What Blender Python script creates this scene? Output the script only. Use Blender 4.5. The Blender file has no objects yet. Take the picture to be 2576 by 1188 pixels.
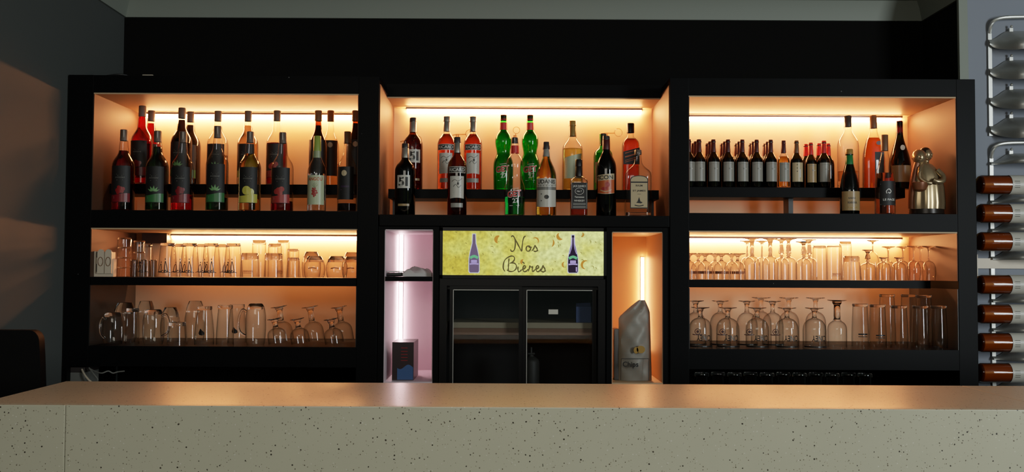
import bpy, bmesh, math, random
from mathutils import Vector, Matrix
random.seed(7)
PI = math.pi
scene = bpy.context.scene
COL = scene.collection

# ------------------------------------------------------------------ camera
F, PITCH, ROLL, SX = 2414.1, 0.0359, 0.0050, -5.86
CD, CZ = 4.0, 1.51
cam_d = bpy.data.cameras.new('camera')
cam_d.sensor_width = 36.0
cam_d.lens = F / 2576 * 36.0
cam_d.shift_x = -SX / 2576
cam_d.clip_start = 0.05
cam = bpy.data.objects.new('camera', cam_d)
COL.objects.link(cam)
cam.matrix_world = Matrix.Translation((0, -CD, CZ)) @ Matrix.Rotation(PI/2 + PITCH, 4, 'X') @ Matrix.Rotation(ROLL, 4, 'Z')
scene.camera = cam
_R = (Matrix.Rotation(PI/2 + PITCH, 3, 'X') @ Matrix.Rotation(ROLL, 3, 'Z'))

def at(px, py, Y=0.0):
    """measured photo point -> point of the room on the vertical plane Y"""
    d = _R @ Vector(((px - 1288 - SX) / F, (594 - py) / F, -1.0))
    t = (Y + CD) / d.y
    return Vector((d.x*t, Y, CZ + d.z*t))

def scl(Y):            # metres per photo pixel at depth Y
    return (CD + Y) / F

# ------------------------------------------------------------------ materials
def lin(c):
    c = c / 255.0
    return c/12.92 if c <= 0.04045 else ((c + 0.055)/1.055)**2.4
def rgb(r, g, b): return (lin(r), lin(g), lin(b), 1.0)

def new_mat(name):
    m = bpy.data.materials.new(name); m.use_nodes = True
    nt = m.node_tree
    for n in list(nt.nodes): nt.nodes.remove(n)
    out = nt.nodes.new('ShaderNodeOutputMaterial')
    return m, nt, out
def N(nt, typ, **kw):
    n = nt.nodes.new(typ)
    for k, v in kw.items():
        if k in n.inputs: n.inputs[k].default_value = v
        else: setattr(n, k, v)
    return n
def L(nt, a, ao, b, bi): nt.links.new(a.outputs[ao], b.inputs[bi])
def math_(nt, op, a, b=None):
    n = N(nt, 'ShaderNodeMath', operation=op)
    for i, v in enumerate((a, b)):
        if v is None: continue
        if isinstance(v, (int, float)): n.inputs[i].default_value = v
        else: nt.links.new(v, n.inputs[i])
    return n.outputs[0]

def pmat(name, col, rough=0.5, metal=0.0, var=0.06, scale=30.0, bump=0.0, coat=0.0, spec=0.5):
    """principled surface with a little procedural tone variation"""
    m, nt, out = new_mat(name)
    p = N(nt, 'ShaderNodeBsdfPrincipled', Roughness=rough, Metallic=metal)
    p.inputs['Coat Weight'].default_value = coat
    p.inputs['Specular IOR Level'].default_value = spec
    tc = N(nt, 'ShaderNodeTexCoord'); nz = N(nt, 'ShaderNodeTexNoise', Scale=scale, Detail=3.0)
    L(nt, tc, 'Object', nz, 'Vector')
    mr = N(nt, 'ShaderNodeMapRange'); mr.inputs[3].default_value = 1-var; mr.inputs[4].default_value = 1+var
    L(nt, nz, 'Fac', mr, 'Value')
    mx = N(nt, 'ShaderNodeVectorMath', operation='SCALE')
    mx.inputs[0].default_value = col[:3]
    L(nt, mr, 'Result', mx, 'Scale'); L(nt, mx, 0, p, 'Base Color')
    if bump:
        b = N(nt, 'ShaderNodeBump', Strength=bump, Distance=0.002)
        L(nt, nz, 'Fac', b, 'Height'); L(nt, b, 'Normal', p, 'Normal')
    L(nt, p, 0, out, 0)
    return m

def thin_glass(name, tint=(1, 1, 1), edge=0.35, refl=0.9):
    """thin-walled glass: see-through face on, darker and shinier towards its edges"""
    m, nt, out = new_mat(name)
    lw = N(nt, 'ShaderNodeLayerWeight', Blend=0.5)
    f = lw.outputs['Facing']
    p3 = math_(nt, 'POWER', f, 2.2)
    p5 = math_(nt, 'POWER', f, 4.5)
    mix = N(nt, 'ShaderNodeMix', data_type='RGBA')
    mix.inputs[6].default_value = (*tint, 1); mix.inputs[7].default_value = (tint[0]*edge, tint[1]*edge, tint[2]*edge, 1)
    nt.links.new(p3, mix.inputs[0])
    tr = N(nt, 'ShaderNodeBsdfTransparent'); nt.links.new(mix.outputs[2], tr.inputs[0])
    gl = N(nt, 'ShaderNodeBsdfGlossy', Roughness=0.03)
    fac = math_(nt, 'MULTIPLY_ADD', p5, refl); fac.node.inputs[2].default_value = 0.045
    ms = N(nt, 'ShaderNodeMixShader'); nt.links.new(fac, ms.inputs[0])
    L(nt, tr, 0, ms, 1); L(nt, gl, 0, ms, 2); L(nt, ms, 0, out, 0)
    return m

def solid_glass(name, col=(1, 1, 1), ior=1.45, rough=0.0):
    m, nt, out = new_mat(name)
    g = N(nt, 'ShaderNodeBsdfPrincipled', Roughness=rough, IOR=ior)
    g.inputs['Transmission Weight'].default_value = 1.0
    g.inputs['Base Color'].default_value = (*col, 1)
    L(nt, g, 0, out, 0)
    return m

def emit(name, col, s):
    m, nt, out = new_mat(name)
    e = N(nt, 'ShaderNodeEmission', Strength=s); e.inputs[0].default_value = (*col, 1)
    L(nt, e, 0, out, 0)
    return m

def speck_mat(name, base, specks, rough, coat=0.0, spec=0.5, tone=0.04):
    """base colour with layers of irregular specks: (cell scale, size, keep share, colour)"""
    m, nt, out = new_mat(name)
    p = N(nt, 'ShaderNodeBsdfPrincipled', Roughness=rough)
    p.inputs['Coat Weight'].default_value = coat; p.inputs['Specular IOR Level'].default_value = spec
    tc = N(nt, 'ShaderNodeTexCoord')
    nz = N(nt, 'ShaderNodeTexNoise', Scale=6.0, Detail=4.0); L(nt, tc, 'Object', nz, 'Vector')
    mr = N(nt, 'ShaderNodeMapRange'); mr.inputs[3].default_value = 1-tone; mr.inputs[4].default_value = 1+tone
    L(nt, nz, 'Fac', mr, 'Value')
    sc = N(nt, 'ShaderNodeVectorMath', operation='SCALE'); sc.inputs[0].default_value = base[:3]
    L(nt, mr, 'Result', sc, 'Scale')
    col = sc.outputs[0]
    wob = N(nt, 'ShaderNodeTexNoise', Scale=160.0, Detail=1.0); L(nt, tc, 'Object', wob, 'Vector')
    for (cell, size, keep, c) in specks:
        v = N(nt, 'ShaderNodeTexVoronoi', Scale=cell); L(nt, tc, 'Object', v, 'Vector')
        sep = N(nt, 'ShaderNodeSeparateColor'); L(nt, v, 'Color', sep, 0)
        big = math_(nt, 'MULTIPLY', sep.outputs[1], size)
        wv = math_(nt, 'MULTIPLY_ADD', wob.outputs['Fac'], size*0.8); wv.node.inputs[2].default_value = -size*0.4
        d = math_(nt, 'ADD', v.outputs['Distance'], wv)
        a = math_(nt, 'LESS_THAN', d, big)
        k = math_(nt, 'LESS_THAN', sep.outputs[0], keep)
        f = math_(nt, 'MULTIPLY', a, k)
        mx = N(nt, 'ShaderNodeMix', data_type='RGBA'); nt.links.new(f, mx.inputs[0])
        nt.links.new(col, mx.inputs[6]); mx.inputs[7].default_value = c
        col = mx.outputs[2]
    nt.links.new(col, p.inputs['Base Color']); L(nt, p, 0, out, 0)
    return m

M = {}
M['laminate'] = speck_mat('black_laminate', rgb(7, 8, 9), [(16, 0.055, 0.35, rgb(120, 120, 118)), (45, 0.05, 0.06, rgb(170, 170, 165))], 0.42, spec=0.06, tone=0.08)
M['inner_lit'] = pmat('glow_tinted_laminate', rgb(78, 54, 40), 0.6, var=0.05, scale=8, spec=0.3)  # black laminate tinted brown, LED glow put into the colour of the upper liners
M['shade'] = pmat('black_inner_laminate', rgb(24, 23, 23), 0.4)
M['panel'] = pmat('cream_back_panel', rgb(234, 204, 166), 0.45, var=0.02, scale=4)
M['soffit'] = pmat('cream_soffit', rgb(206, 176, 138), 0.5, var=0.02, scale=4, spec=0.3)
M['pinkpanel'] = pmat('white_cubby_panel', rgb(232, 214, 220), 0.5, var=0.02)
M['alu'] = pmat('led_profile_aluminium', rgb(170, 160, 150), 0.35, 0.8)
M['led'] = emit('warm_led', (1.0, 0.365, 0.13), 185.0)
M['led2'] = emit('warm_led_strong', (1.0, 0.375, 0.135), 200.0)
M['ledpink'] = emit('pinkish_led', (1.0, 0.68, 0.72), 36.0)
M['ledv'] = emit('warm_upright_led', (1.0, 0.40, 0.16), 75.0)
M['quartz'] = speck_mat('speckled_quartz', rgb(188, 184, 162), [(150, 0.34, 0.34, rgb(146, 138, 116)), (118, 0.335, 0.20, rgb(104, 94, 76)), (90, 0.27, 0.11, rgb(58, 50, 40)), (120, 0.3, 0.12, rgb(208, 204, 190))], 0.32, spec=0.42)
M['wall_grey'] = pmat('grey_wall_paint', rgb(77, 81, 79), 0.85, var=0.03, scale=3)
M['wall_black'] = pmat('black_wall_paint', rgb(9, 8, 7), 0.9, var=0.05, scale=5, spec=0.15)
M['wall_blue'] = pmat('blue_grey_wall_paint', rgb(148, 154, 165), 0.8, var=0.03, scale=3)
M['white_paint'] = pmat('white_paint', rgb(146, 152, 141), 0.6, var=0.02, scale=3)
M['floor'] = pmat('dark_floor_tile', rgb(80, 74, 68), 0.4, var=0.1, scale=3)
M['black'] = pmat('black_plastic', rgb(18, 18, 19), 0.35)
M['matblack'] = pmat('matt_black', rgb(10, 10, 11), 0.7)
M['fabric'] = pmat('black_leatherette', rgb(9, 9, 9), 0.6, bump=0.1, scale=200, spec=0.12)
M['darkmetal'] = pmat('dark_metal', rgb(40, 40, 42), 0.35, 0.8)
M['chrome'] = pmat('brushed_chrome', rgb(196, 196, 190), 0.42, 0.75, var=0.04, scale=60)
M['fridge_black'] = pmat('fridge_black_enamel', rgb(11, 11, 12), 0.3, spec=0.25)
M['fridge_in'] = pmat('fridge_inside', rgb(13, 13, 14), 0.6)
M['counter_refl'] = pmat('counter_reflection_pale', rgb(206, 190, 160), 0.5)  # pale part of the counter's reflection in the doors, put into colour
M['counter_refl_dark'] = pmat('counter_reflection_brown', rgb(164, 122, 96), 0.5)  # brown lower part of the same painted reflection
M['glass'] = thin_glass('clear_thin_glass', (0.965, 0.96, 0.945), 0.12, 0.8)
M['glass_b'] = thin_glass('clear_bottle_glass', (0.95, 0.94, 0.91), 0.30, 0.7)
M['frost'] = thin_glass('smoky_frosted_glass', (0.52, 0.50, 0.46), 0.5, 0.5)
M['pane'] = thin_glass('fridge_door_glass', (0.80, 0.81, 0.81), 0.6, 0.6)
M['base'] = solid_glass('thick_clear_glass', (0.97, 0.96, 0.94))
M['water'] = solid_glass('clear_spirit', (0.98, 0.96, 0.92), 1.36)
M['olive'] = thin_glass('dark_olive_bottle_glass', (0.10, 0.11, 0.03), 0.12, 0.7)
M['browng'] = thin_glass('brown_bottle_glass', (0.30, 0.12, 0.03), 0.15, 0.7)
M['amberg'] = thin_glass('amber_bottle_glass', (0.66, 0.44, 0.24), 0.12, 0.7)
M['dkgreen'] = thin_glass('dark_green_bottle_glass', (0.05, 0.10, 0.03), 0.2, 0.7)
M['emeraldg'] = thin_glass('emerald_bottle_glass', (0.12, 0.75, 0.24), 0.25, 0.7)
def liquid(n, c, ior=1.36): M[n] = solid_glass(n, tuple(lin(x) for x in c), ior)
liquid('red_syrup', (235, 22, 22)); liquid('dark_red_syrup', (120, 8, 12)); liquid('black_syrup', (22, 12, 12))
liquid('green_syrup', (14, 60, 20)); liquid('amber_cloudy', (236, 190, 120)); liquid('pale_syrup', (250, 205, 150))
liquid('pastis_red', (205, 66, 24)); liquid('pastis_brown', (110, 50, 14)); liquid('mint_green', (20, 168, 62)); liquid('gold', (246, 190, 66))
liquid('tequila', (226, 226, 120)); liquid('whisky', (186, 66, 16)); liquid('orange_red', (240, 92, 34)); liquid('cognac', (244, 128, 24))
liquid('rose', (246, 176, 140)); liquid('wine_dark', (30, 8, 8)); liquid('white_wine', (236, 196, 70)); liquid('rosewine', (220, 120, 40))
def paper(n, c, r=0.34): M[n] = pmat(n, rgb(*c), r, var=0.03, scale=40)
paper('label_white', (206, 202, 190)); paper('label_grey', (150, 148, 138)); paper('label_black', (17, 16, 16), 0.55); paper('label_cream', (196, 176, 138))
paper('label_kraft', (168, 138, 92)); paper('ink', (20, 18, 16)); paper('ink_white', (214, 212, 204)); paper('ink_red', (150, 26, 28)); paper('ink_green', (54, 118, 62))
paper('leaf', (116, 170, 104)); paper('lemon', (206, 196, 80)); paper('berry', (128, 18, 26)); paper('strawberry', (170, 52, 46)); paper('ink_purple', (78, 40, 92))
paper('ink_orange', (196, 92, 40)); paper('ink_blue', (58, 92, 140)); paper('ink_grey', (120, 118, 110)); paper('label_green', (196, 204, 168)); paper('olive_print', (150, 160, 120))
paper('cap_grey', (108, 92, 80), 0.45); paper('cap_black', (24, 22, 22), 0.35); paper('cap_red', (216, 42, 38), 0.4); paper('cap_wine', (78, 22, 22), 0.4); paper('cap_brown', (120, 82, 52), 0.4)
paper('cap_green', (150, 170, 70), 0.45); paper('cap_dark', (58, 52, 50), 0.35); paper('cap_gold', (170, 132, 62), 0.3); paper('foil_green', (30, 120, 60), 0.3)
M['foil_silver'] = pmat('foil_silver', rgb(170, 164, 152), 0.3, 0.6)
M['amber_fill'] = pmat('amber_wine', rgb(182, 108, 42), 0.3, var=0.25, scale=22)
M['white_plastic'] = pmat('white_plastic', rgb(222, 206, 182), 0.4)
M['grey_plastic'] = pmat('grey_plastic', rgb(122, 122, 116), 0.5)
M['dim_plastic'] = pmat('dark_grey_plastic', rgb(66, 66, 62), 0.5)
M['gold_glaze'] = pmat('gold_glaze', rgb(172, 148, 112), 0.24, 0.7, var=0.12, scale=25)
M['brown_glaze'] = pmat('brown_glaze', rgb(132, 78, 48), 0.3, 0.3, var=0.1, scale=25)
M['dark_glaze'] = pmat('dark_glaze', rgb(40, 32, 26), 0.25, 0.3)
M['bag_silver'] = pmat('silver_film', rgb(138, 134, 124), 0.5, 0.12, var=0.1, scale=12)
M['bag_dark'] = pmat('grey_film', rgb(84, 82, 80), 0.35, 0.3)
M['wire'] = thin_glass('clear_plastic_pourer', (0.8, 0.7, 0.55), 0.25, 0.6)
M['paper_white'] = pmat('white_paper', rgb(214, 210, 206), 0.7, bump=0.15, scale=60)

# ------------------------------------------------------------------ mesh helpers
def finish(bm, name, mat, parent=None, loc=(0, 0, 0), smooth=True, ang=38, recalc=True):
    if recalc: bmesh.ops.recalc_face_normals(bm, faces=bm.faces)
    me = bpy.data.meshes.new(name); bm.to_mesh(me); bm.free()
    me.materials.append(M[mat] if isinstance(mat, str) else mat)
    if smooth:
        for p in me.polygons: p.use_smooth = True
        me.set_sharp_from_angle(angle=math.radians(ang))
    o = bpy.data.objects.new(name, me); COL.objects.link(o)
    o.location = loc
    if parent: o.parent = parent
    return o

def tag(o, label, cat, group=None):
    o['label'] = label; o['category'] = cat
    if group: o['group'] = group
    return o
def thing(name, label, cat, loc=(0, 0, 0), rz=0.0, group=None):
    o = bpy.data.objects.new(name, None); COL.objects.link(o)
    o.empty_display_size = 0.05; o.location = loc; o.rotation_euler = (0, 0, rz)
    return tag(o, label, cat, group)
def structure(o): o['kind'] = 'structure'; return o
def copy_tree(o, parent=None):
    c = o.copy(); COL.objects.link(c); c.parent = parent
    for ch in list(o.children): copy_tree(ch, c)
    return c

def box(bm, x0, x1, y0, y1, z0, z1, bev=0.0):
    vs = [bm.verts.new((x, y, z)) for x in (x0, x1) for y in (y0, y1) for z in (z0, z1)]
    f = [(0, 1, 3, 2), (4, 6, 7, 5), (0, 4, 5, 1), (2, 3, 7, 6), (0, 2, 6, 4), (1, 5, 7, 3)]
    fs = [bm.faces.new([vs[i] for i in q]) for q in f]
    if bev:
        es = list({e for q in fs for e in q.edges})
        bmesh.ops.bevel(bm, geom=es, offset=bev, segments=2, profile=0.6, affect='EDGES')
def boxo(name, mat, x0, x1, y0, y1, z0, z1, parent=None, bev=0.0):
    bm = bmesh.new(); box(bm, x0, x1, y0, y1, z0, z1, bev)
    return finish(bm, name, mat, parent, smooth=False)

def rings(bm, prof, seg=28, ry=None, pw=2.0, capb=True, capt=True):
    """rings through a profile [(r, z)] or [(rx, ry, z)]; pw>2 squares the section"""
    loops = []
    for q in prof:
        if len(q) == 2: rx, rr, z, w = q[0], q[0], q[1], pw
        elif len(q) == 3: rx, rr, z, w = q[0], q[1], q[2], pw
        else: rx, rr, z, w = q
        lp = []
        for i in range(seg):
            a = 2*PI*i/seg + PI/seg
            c, s = math.cos(a), math.sin(a)
            if w != 2.0:
                k = (abs(c)**w + abs(s)**w)**(-1.0/w)
                c, s = c*k, s*k
            lp.append(bm.verts.new((rx*c, rr*s, z)))
        loops.append(lp)
    for a, b in zip(loops, loops[1:]):
        for i in range(seg):
            j = (i+1) % seg
            bm.faces.new((a[i], a[j], b[j], b[i]))
    if capb: bm.faces.new(list(reversed(loops[0])))
    if capt: bm.faces.new(loops[-1])

def tube(bm, pts, r, seg=8, closed=False):
    pts = [Vector(p) for p in pts]; n = len(pts); loops = []
    up = Vector((0.13, 0.27, 0.95)).normalized()
    for i, p in enumerate(pts):
        a = pts[(i-1) % n] if (closed or i > 0) else p
        b = pts[(i+1) % n] if (closed or i < n-1) else p
        t = (b-a).normalized()
        u = t.cross(up)
        if u.length < 1e-4: u = t.cross(Vector((1, 0, 0)))
        u.normalize(); v = t.cross(u)
        rr = r[i] if isinstance(r, (list, tuple)) else r
        loops.append([bm.verts.new(p + u*(rr*math.cos(2*PI*k/seg)) + v*(rr*math.sin(2*PI*k/seg))) for k in range(seg)])
    m = n if closed else n-1
    for i in range(m):
        a, b = loops[i], loops[(i+1) % n]
        for k in range(seg):
            l = (k+1) % seg
            bm.faces.new((a[k], a[l], b[l], b[k]))
    if not closed:
        bm.faces.new(list(reversed(loops[0]))); bm.faces.new(loops[-1])

def spline(pts, n=8, closed=False):
    P = [Vector(p) for p in pts]; out = []
    m = len(P) if closed else len(P)-1
    for i in range(m):
        if closed: p0, p1, p2, p3 = P[i-1], P[i], P[(i+1) % len(P)], P[(i+2) % len(P)]
        else: p0, p1, p2, p3 = P[max(i-1, 0)], P[i], P[i+1], P[min(i+2, len(P)-1)]
        for k in range(n):
            t = k/n
            out.append(0.5*((2*p1) + (p2-p0)*t + (2*p0-5*p1+4*p2-p3)*t*t + (3*p1-p0-3*p2+p3)*t**3))
    if not closed: out.append(P[-1])
    return out

def ball(bm, c, rx, ry, rz, u=16, v=10):
    m = Matrix.Translation(c) @ Matrix.Diagonal((rx, ry, rz, 1))
    bmesh.ops.create_uvsphere(bm, u_segments=u, v_segments=v, radius=1.0, matrix=m)

def prism(bm, poly, y0, y1):
    """polygon [(x, z)] pushed from y0 to y1"""
    a = [bm.verts.new((x, y0, z)) for x, z in poly]; b = [bm.verts.new((x, y1, z)) for x, z in poly]
    bm.faces.new(a); bm.faces.new(list(reversed(b)))
    n = len(poly)
    for i in range(n):
        j = (i+1) % n
        bm.faces.new((a[j], a[i], b[i], b[j]))

# surface mapper: (x along the label, z) -> round (r) or flat (depth d) front that faces -Y
def wrapper(r=None, d=None, off=0.0008):
    if r is not None:
        R = r + off
        return lambda x, z: (R*math.sin(x/r), -R*math.cos(x/r), z)
    return lambda x, z: (x, -(d + off), z)
def patch(bm, w, x0, x1, zb, zt, n=14):
    fb = zb if callable(zb) else (lambda x: zb)
    ft = zt if callable(zt) else (lambda x: zt)
    prev = None
    for i in range(n+1):
        x = x0 + (x1-x0)*i/n
        c = (bm.verts.new(w(x, fb(x))), bm.verts.new(w(x, ft(x))))
        if prev: bm.faces.new((prev[0], c[0], c[1], prev[1]))
        prev = c
def ellipse(bm, w, cx, cz, rx, rz, n=18, a0=0.0):
    c = bm.verts.new(w(cx, cz)); lp = [bm.verts.new(w(cx+rx*math.cos(2*PI*i/n+a0), cz+rz*math.sin(2*PI*i/n+a0))) for i in range(n)]
    for i in range(n): bm.faces.new((c, lp[i], lp[(i+1) % n]))
def fan(bm, w, pts):
    """flat star-shaped outline about its centroid"""
    cx = sum(p[0] for p in pts)/len(pts); cz = sum(p[1] for p in pts)/len(pts)
    c = bm.verts.new(w(cx, cz)); lp = [bm.verts.new(w(*p)) for p in pts]
    for i in range(len(pts)): bm.faces.new((c, lp[i], lp[(i+1) % len(pts)]))
def stroke(bm, w, pts, wd, n=6, closed=False):
    """a drawn line: ribbon of width wd (or list) through (x, z) points"""
    P = [(v.x, v.y) for v in spline([(p[0], p[1], 0) for p in pts], n, closed)] if n > 1 else pts
    prev = None; m = len(P)
    for i, p in enumerate(P):
        a = P[max(i-1, 0)]; b = P[min(i+1, m-1)]
        dx, dz = b[0]-a[0], b[1]-a[1]; l = math.hypot(dx, dz) or 1
        k = wd(i/(m-1)) if callable(wd) else wd
        nx, nz = -dz/l*k/2, dx/l*k/2
        c = (bm.verts.new(w(p[0]+nx, p[1]+nz)), bm.verts.new(w(p[0]-nx, p[1]-nz)))
        if prev: bm.faces.new((prev[0], prev[1], c[1], c[0]))
        prev = c

_TX = {}
def text_geo(s):
    if s not in _TX:
        cu = bpy.data.curves.new('lettering', 'FONT'); cu.body = s; cu.resolution_u = 3; cu.offset = 0.022
        o = bpy.data.objects.new('lettering', cu); COL.objects.link(o)
        me = bpy.data.meshes.new_from_object(o.evaluated_get(bpy.context.evaluated_depsgraph_get()))
        vs = [tuple(v.co) for v in me.vertices]; fs = [tuple(p.vertices) for p in me.polygons]
        bpy.data.objects.remove(o); bpy.data.curves.remove(cu); bpy.data.meshes.remove(me)
        x0 = min(v[0] for v in vs); x1 = max(v[0] for v in vs); y0 = min(v[1] for v in vs); y1 = max(v[1] for v in vs)
        _TX[s] = ([((v[0]-x0)/(x1-x0)-.5, (v[1]-y0)/(y1-y0)-.5) for v in vs], fs)
    return _TX[s]
def letters(bm, w, s, cx, cz, wd, ht, rot=0.0, flip=False):
    vs, fs = text_geo(s); c, sn = math.cos(rot), math.sin(rot); out = []
    for x, y in vs:
        x, y = x*wd, y*ht
        if flip: x, y = -x, -y
        out.append(bm.verts.new(w(cx + x*c - y*sn, cz + x*sn + y*c)))
    for f in fs:
        try: bm.faces.new([out[i] for i in f])
        except ValueError: pass

ORD = ['first', 'second', 'third', 'fourth', 'fifth', 'sixth', 'seventh', 'eighth', 'ninth', 'tenth', 'eleventh', 'twelfth', 'thirteenth']

# ------------------------------------------------------------------ room
ZT, Zt, Zs, Zm, Zf, ZB = 2.322, 2.242, 1.754, 1.674, 1.188, 1.104   # cabinet levels
XL, XR, Xa, Xb, Xc, Xd, Xp, Xq = -1.853, 1.949, -1.748, -0.636, 0.748, 1.870, -0.550, 0.669
YB = 0.487                                                            # back panels
YW = 0.58
ZC = 2.86
XW, XE, YR = -1.860, 1.985, 0.19
boxo('floor', 'floor', -2.4, 3.6, -6.5, YW+.1, -0.05, 0.0); structure(bpy.data.objects['floor'])
boxo('ceiling', 'white_paint', -2.4, 3.6, -6.5, YW+.1, ZC, ZC+.05); structure(bpy.data.objects['ceiling'])
structure(boxo('wall_left', 'wall_grey', XW-.1, XW, -6.5, YW+.1, 0, ZC))
structure(boxo('wall_back', 'wall_black', XW, XE+.1, YW, YW+.1, 0, ZC))
structure(boxo('wall_recess', 'wall_black', XE, XE+.03, YR+.008, YW, 0, ZC))
structure(boxo('wall_right', 'wall_blue', XE+.002, 3.6, YR, YR+.1, 0, ZC))
# pale corner strip between the black recess and the blue-grey wall
bm = bmesh.new()
pA, pB = at(2409, 0, YR-.004), at(2425, 196, YR-.004)
prism(bm, [(pA.x+.0, ZC), (pA.x+.038, ZC), (XE+.037, 0.0), (XE-.002, 0.0)], YR-.012, YR+.006)
structure(finish(bm, 'trim_1', 'white_paint', smooth=False))
def crown(name, pts):
    """plaster cornice along pts; profile is given outwards (d) and down (z)"""
    prof = [(0, 0.142), (.012, .142), (.016, .125), (.03, .085), (.05, .055), (.085, .045), (.088, .034), (.10, .030), (.105, .018), (.15, .010), (.16, 0.0)]
    bm = bmesh.new(); loops = []
    for (x, y, ox, oy) in pts: loops.append([bm.verts.new((x+ox*d, y+oy*d, ZC-z)) for d, z in prof])
    for a, b in zip(loops, loops[1:]):
        for i in range(len(prof)-1): bm.faces.new((a[i], a[i+1], b[i+1], b[i]))
    return structure(finish(bm, name, 'white_paint', ang=25))
crown('trim_2', [(XW, -6.4, 1, 0), (XW, YW, 1, -1), (XE, YW, -1, -1), (XE, YR+.01, -1, 0)])

# ------------------------------------------------------------------ back bar cabinets
def led_bar(parent, x0, x1, z, mat='led'):
    """strip light under a soffit, tight against the back panel"""
    p = boxo('led_strip', 'alu', x0-.004, x1+.004, YB-.012, YB-.001, z-.012, z-.0008, parent)
    boxo('profile_lip', 'alu', x0-.004, x1+.004, YB-.031, YB-.0285, z-.0105, z-.0006, p)
    # quarter-round corner diffuser
    bm = bmesh.new(); r = .026; loops = []; ns = 14
    for i in range(ns+1):
        x = x0 + (x1-x0)*i/ns
        loops.append([bm.verts.new((x, YB-.0006-r*math.cos(a), z-.0006-r*math.sin(a))) for a in [PI/2*k/4 for k in range(5)]])
    for a, b_ in zip(loops, loops[1:]):
        for k in range(4): bm.faces.new((a[k], b_[k], b_[k+1], a[k+1]))
    finish(bm, 'diffuser', mat, p, ang=60)
    return p

lab_cab = 'black cabinet with warm lit shelves, '
def side_cabinet(name, label, x0, xi0, xi1, x1, floor_left, floor_right, tier, ledu, ledm, midback, tierz):
    c = thing(name, label, 'cabinet', (0, 0, 0))
    def bd(n, m, *a, **k): return boxo(n, m, *a, parent=c, **k)
    bd('side_panel', 'laminate', x0, xi0, 0, YW-.01, ZB if not floor_left else 0, ZT, bev=.0015)
    bd('side_panel', 'laminate', xi1, x1, 0, YW-.01, ZB if not floor_right else 0, ZT, bev=.0015)
    bd('top_board', 'laminate', xi0, xi1, .001, YW-.01, Zt+.006, ZT-.001)
    bd('soffit', 'soffit', xi0, xi1, .004, YB, Zt, Zt+.0055)
    bd('shelf_board', 'laminate', xi0, xi1, .001, YB+.03, Zm+.006, Zs)
    bd('soffit', 'soffit', xi0, xi1, .004, YB, Zm, Zm+.0055)
    bd('bottom_board', 'laminate', xi0, xi1, .001, YW-.01, ZB, Zf)
    bd('back_panel', 'panel', xi0, xi1, YB, YB+.02, Zf, Zt)
    for s, x in ((1, xi0), (-1, xi1)):
        bd('side_liner', 'inner_lit', min(x, x+s*.003), max(x, x+s*.003), .003, YB, Zs, Zt)
        bd('side_liner', 'inner_lit', min(x, x+s*.003), max(x, x+s*.003), .003, YB, ZM1, Zm)
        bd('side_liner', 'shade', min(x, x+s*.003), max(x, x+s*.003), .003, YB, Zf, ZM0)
    bd('middle_shelf', 'laminate', midback[0]+.0035, midback[1]-.0035, midback[2], .395, ZM0, ZM1)
    r = bd('riser_shelf', 'laminate', tier[0], tier[1], .17, .372, tierz-.044, tierz, bev=.001)
    for x in (tier[0]+.02, (tier[0]+tier[1])/2, tier[1]-.04):
        boxo('riser_foot', 'shade', x, x+.02, .25, .33, Zs, tierz-.044, r)
    led_bar(c, ledu[0], ledu[1], Zt); led_bar(c, ledm[0], ledm[1], Zm)
    return c
ZM1 = at(560, 698.5, 0).z; ZM0 = ZM1 - .034
TIER = at(600, 463.5, .17).z
TIERR = at(1900, 471.0, .17).z
cabL = side_cabinet('shelf_cabinet', 'black shelf cabinet against grey wall, holding rows of syrup bottles above glassware', XL, Xa, Xb, Xp, False, True,
    (Xa+.004, Xb-.004), (at(372, 290, YB).x, Xb-.006), (at(436, 600, YB).x, Xb-.006), (Xa, Xb, .002), TIER)
cabR = side_cabinet('shelf_cabinet', 'black shelf cabinet beside wine rack, holding small wine bottles and stemware', Xq, Xc, Xd, XR, True, True,
    (Xc+.004, at(2277, 480, .17).x), (Xc+.006, at(2262, 290, YB).x), (Xc+.006, at(2262, 600, YB).x), (Xc, at(2343, 710, .17).x, .17), TIERR)
boxo('leg', 'laminate', XL, at(168, 940, .0).x, 0, .5, 0, ZB, cabL)

ZN1, ZN0 = at(1300, 541.5, 0).z, at(1300, 570, 0).z    # bridge shelf
TIERC = at(1200, 476.5, .17).z
cabC = thing('shelf_niche', 'black open bottle niche bridging the two cabinets above the beer fridge', 'shelf', (0, 0, 0))
def bd(n, m, *a, **k): return boxo(n, m, *a, parent=cabC, **k)
bd('top_board', 'laminate', Xp+.001, Xq-.001, .23, YW-.01, 2.278, 2.335)
bd('soffit', 'soffit', Xp+.001, Xq-.001, .232, YB, 2.272, 2.2775)
bd('back_panel', 'panel', Xp+.001, Xq-.001, YB, YB+.02, ZN1, 2.272)
bd('side_liner', 'inner_lit', Xp+.0005, Xp+.004, .006, YB, ZN1, 2.29)
bd('side_liner', 'inner_lit', Xq-.004, Xq-.0005, .006, YB, ZN1, 2.29)
bd('bridge_shelf', 'laminate', Xp+.006, Xq-.003, 0.0, YB+.02, ZN0, ZN1, bev=.0015)
r = bd('riser_shelf', 'laminate', Xp+.02, Xq-.02, .17, .372, TIERC-.040, TIERC, bev=.001)
for x in (Xp+.03, .04, Xq-.05): boxo('riser_foot', 'shade', x, x+.02, .25, .33, ZN1, TIERC-.04, r)
led_bar(cabC, at(1025, 290, YB).x, at(1612, 290, YB).x, 2.272, 'led2')

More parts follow.
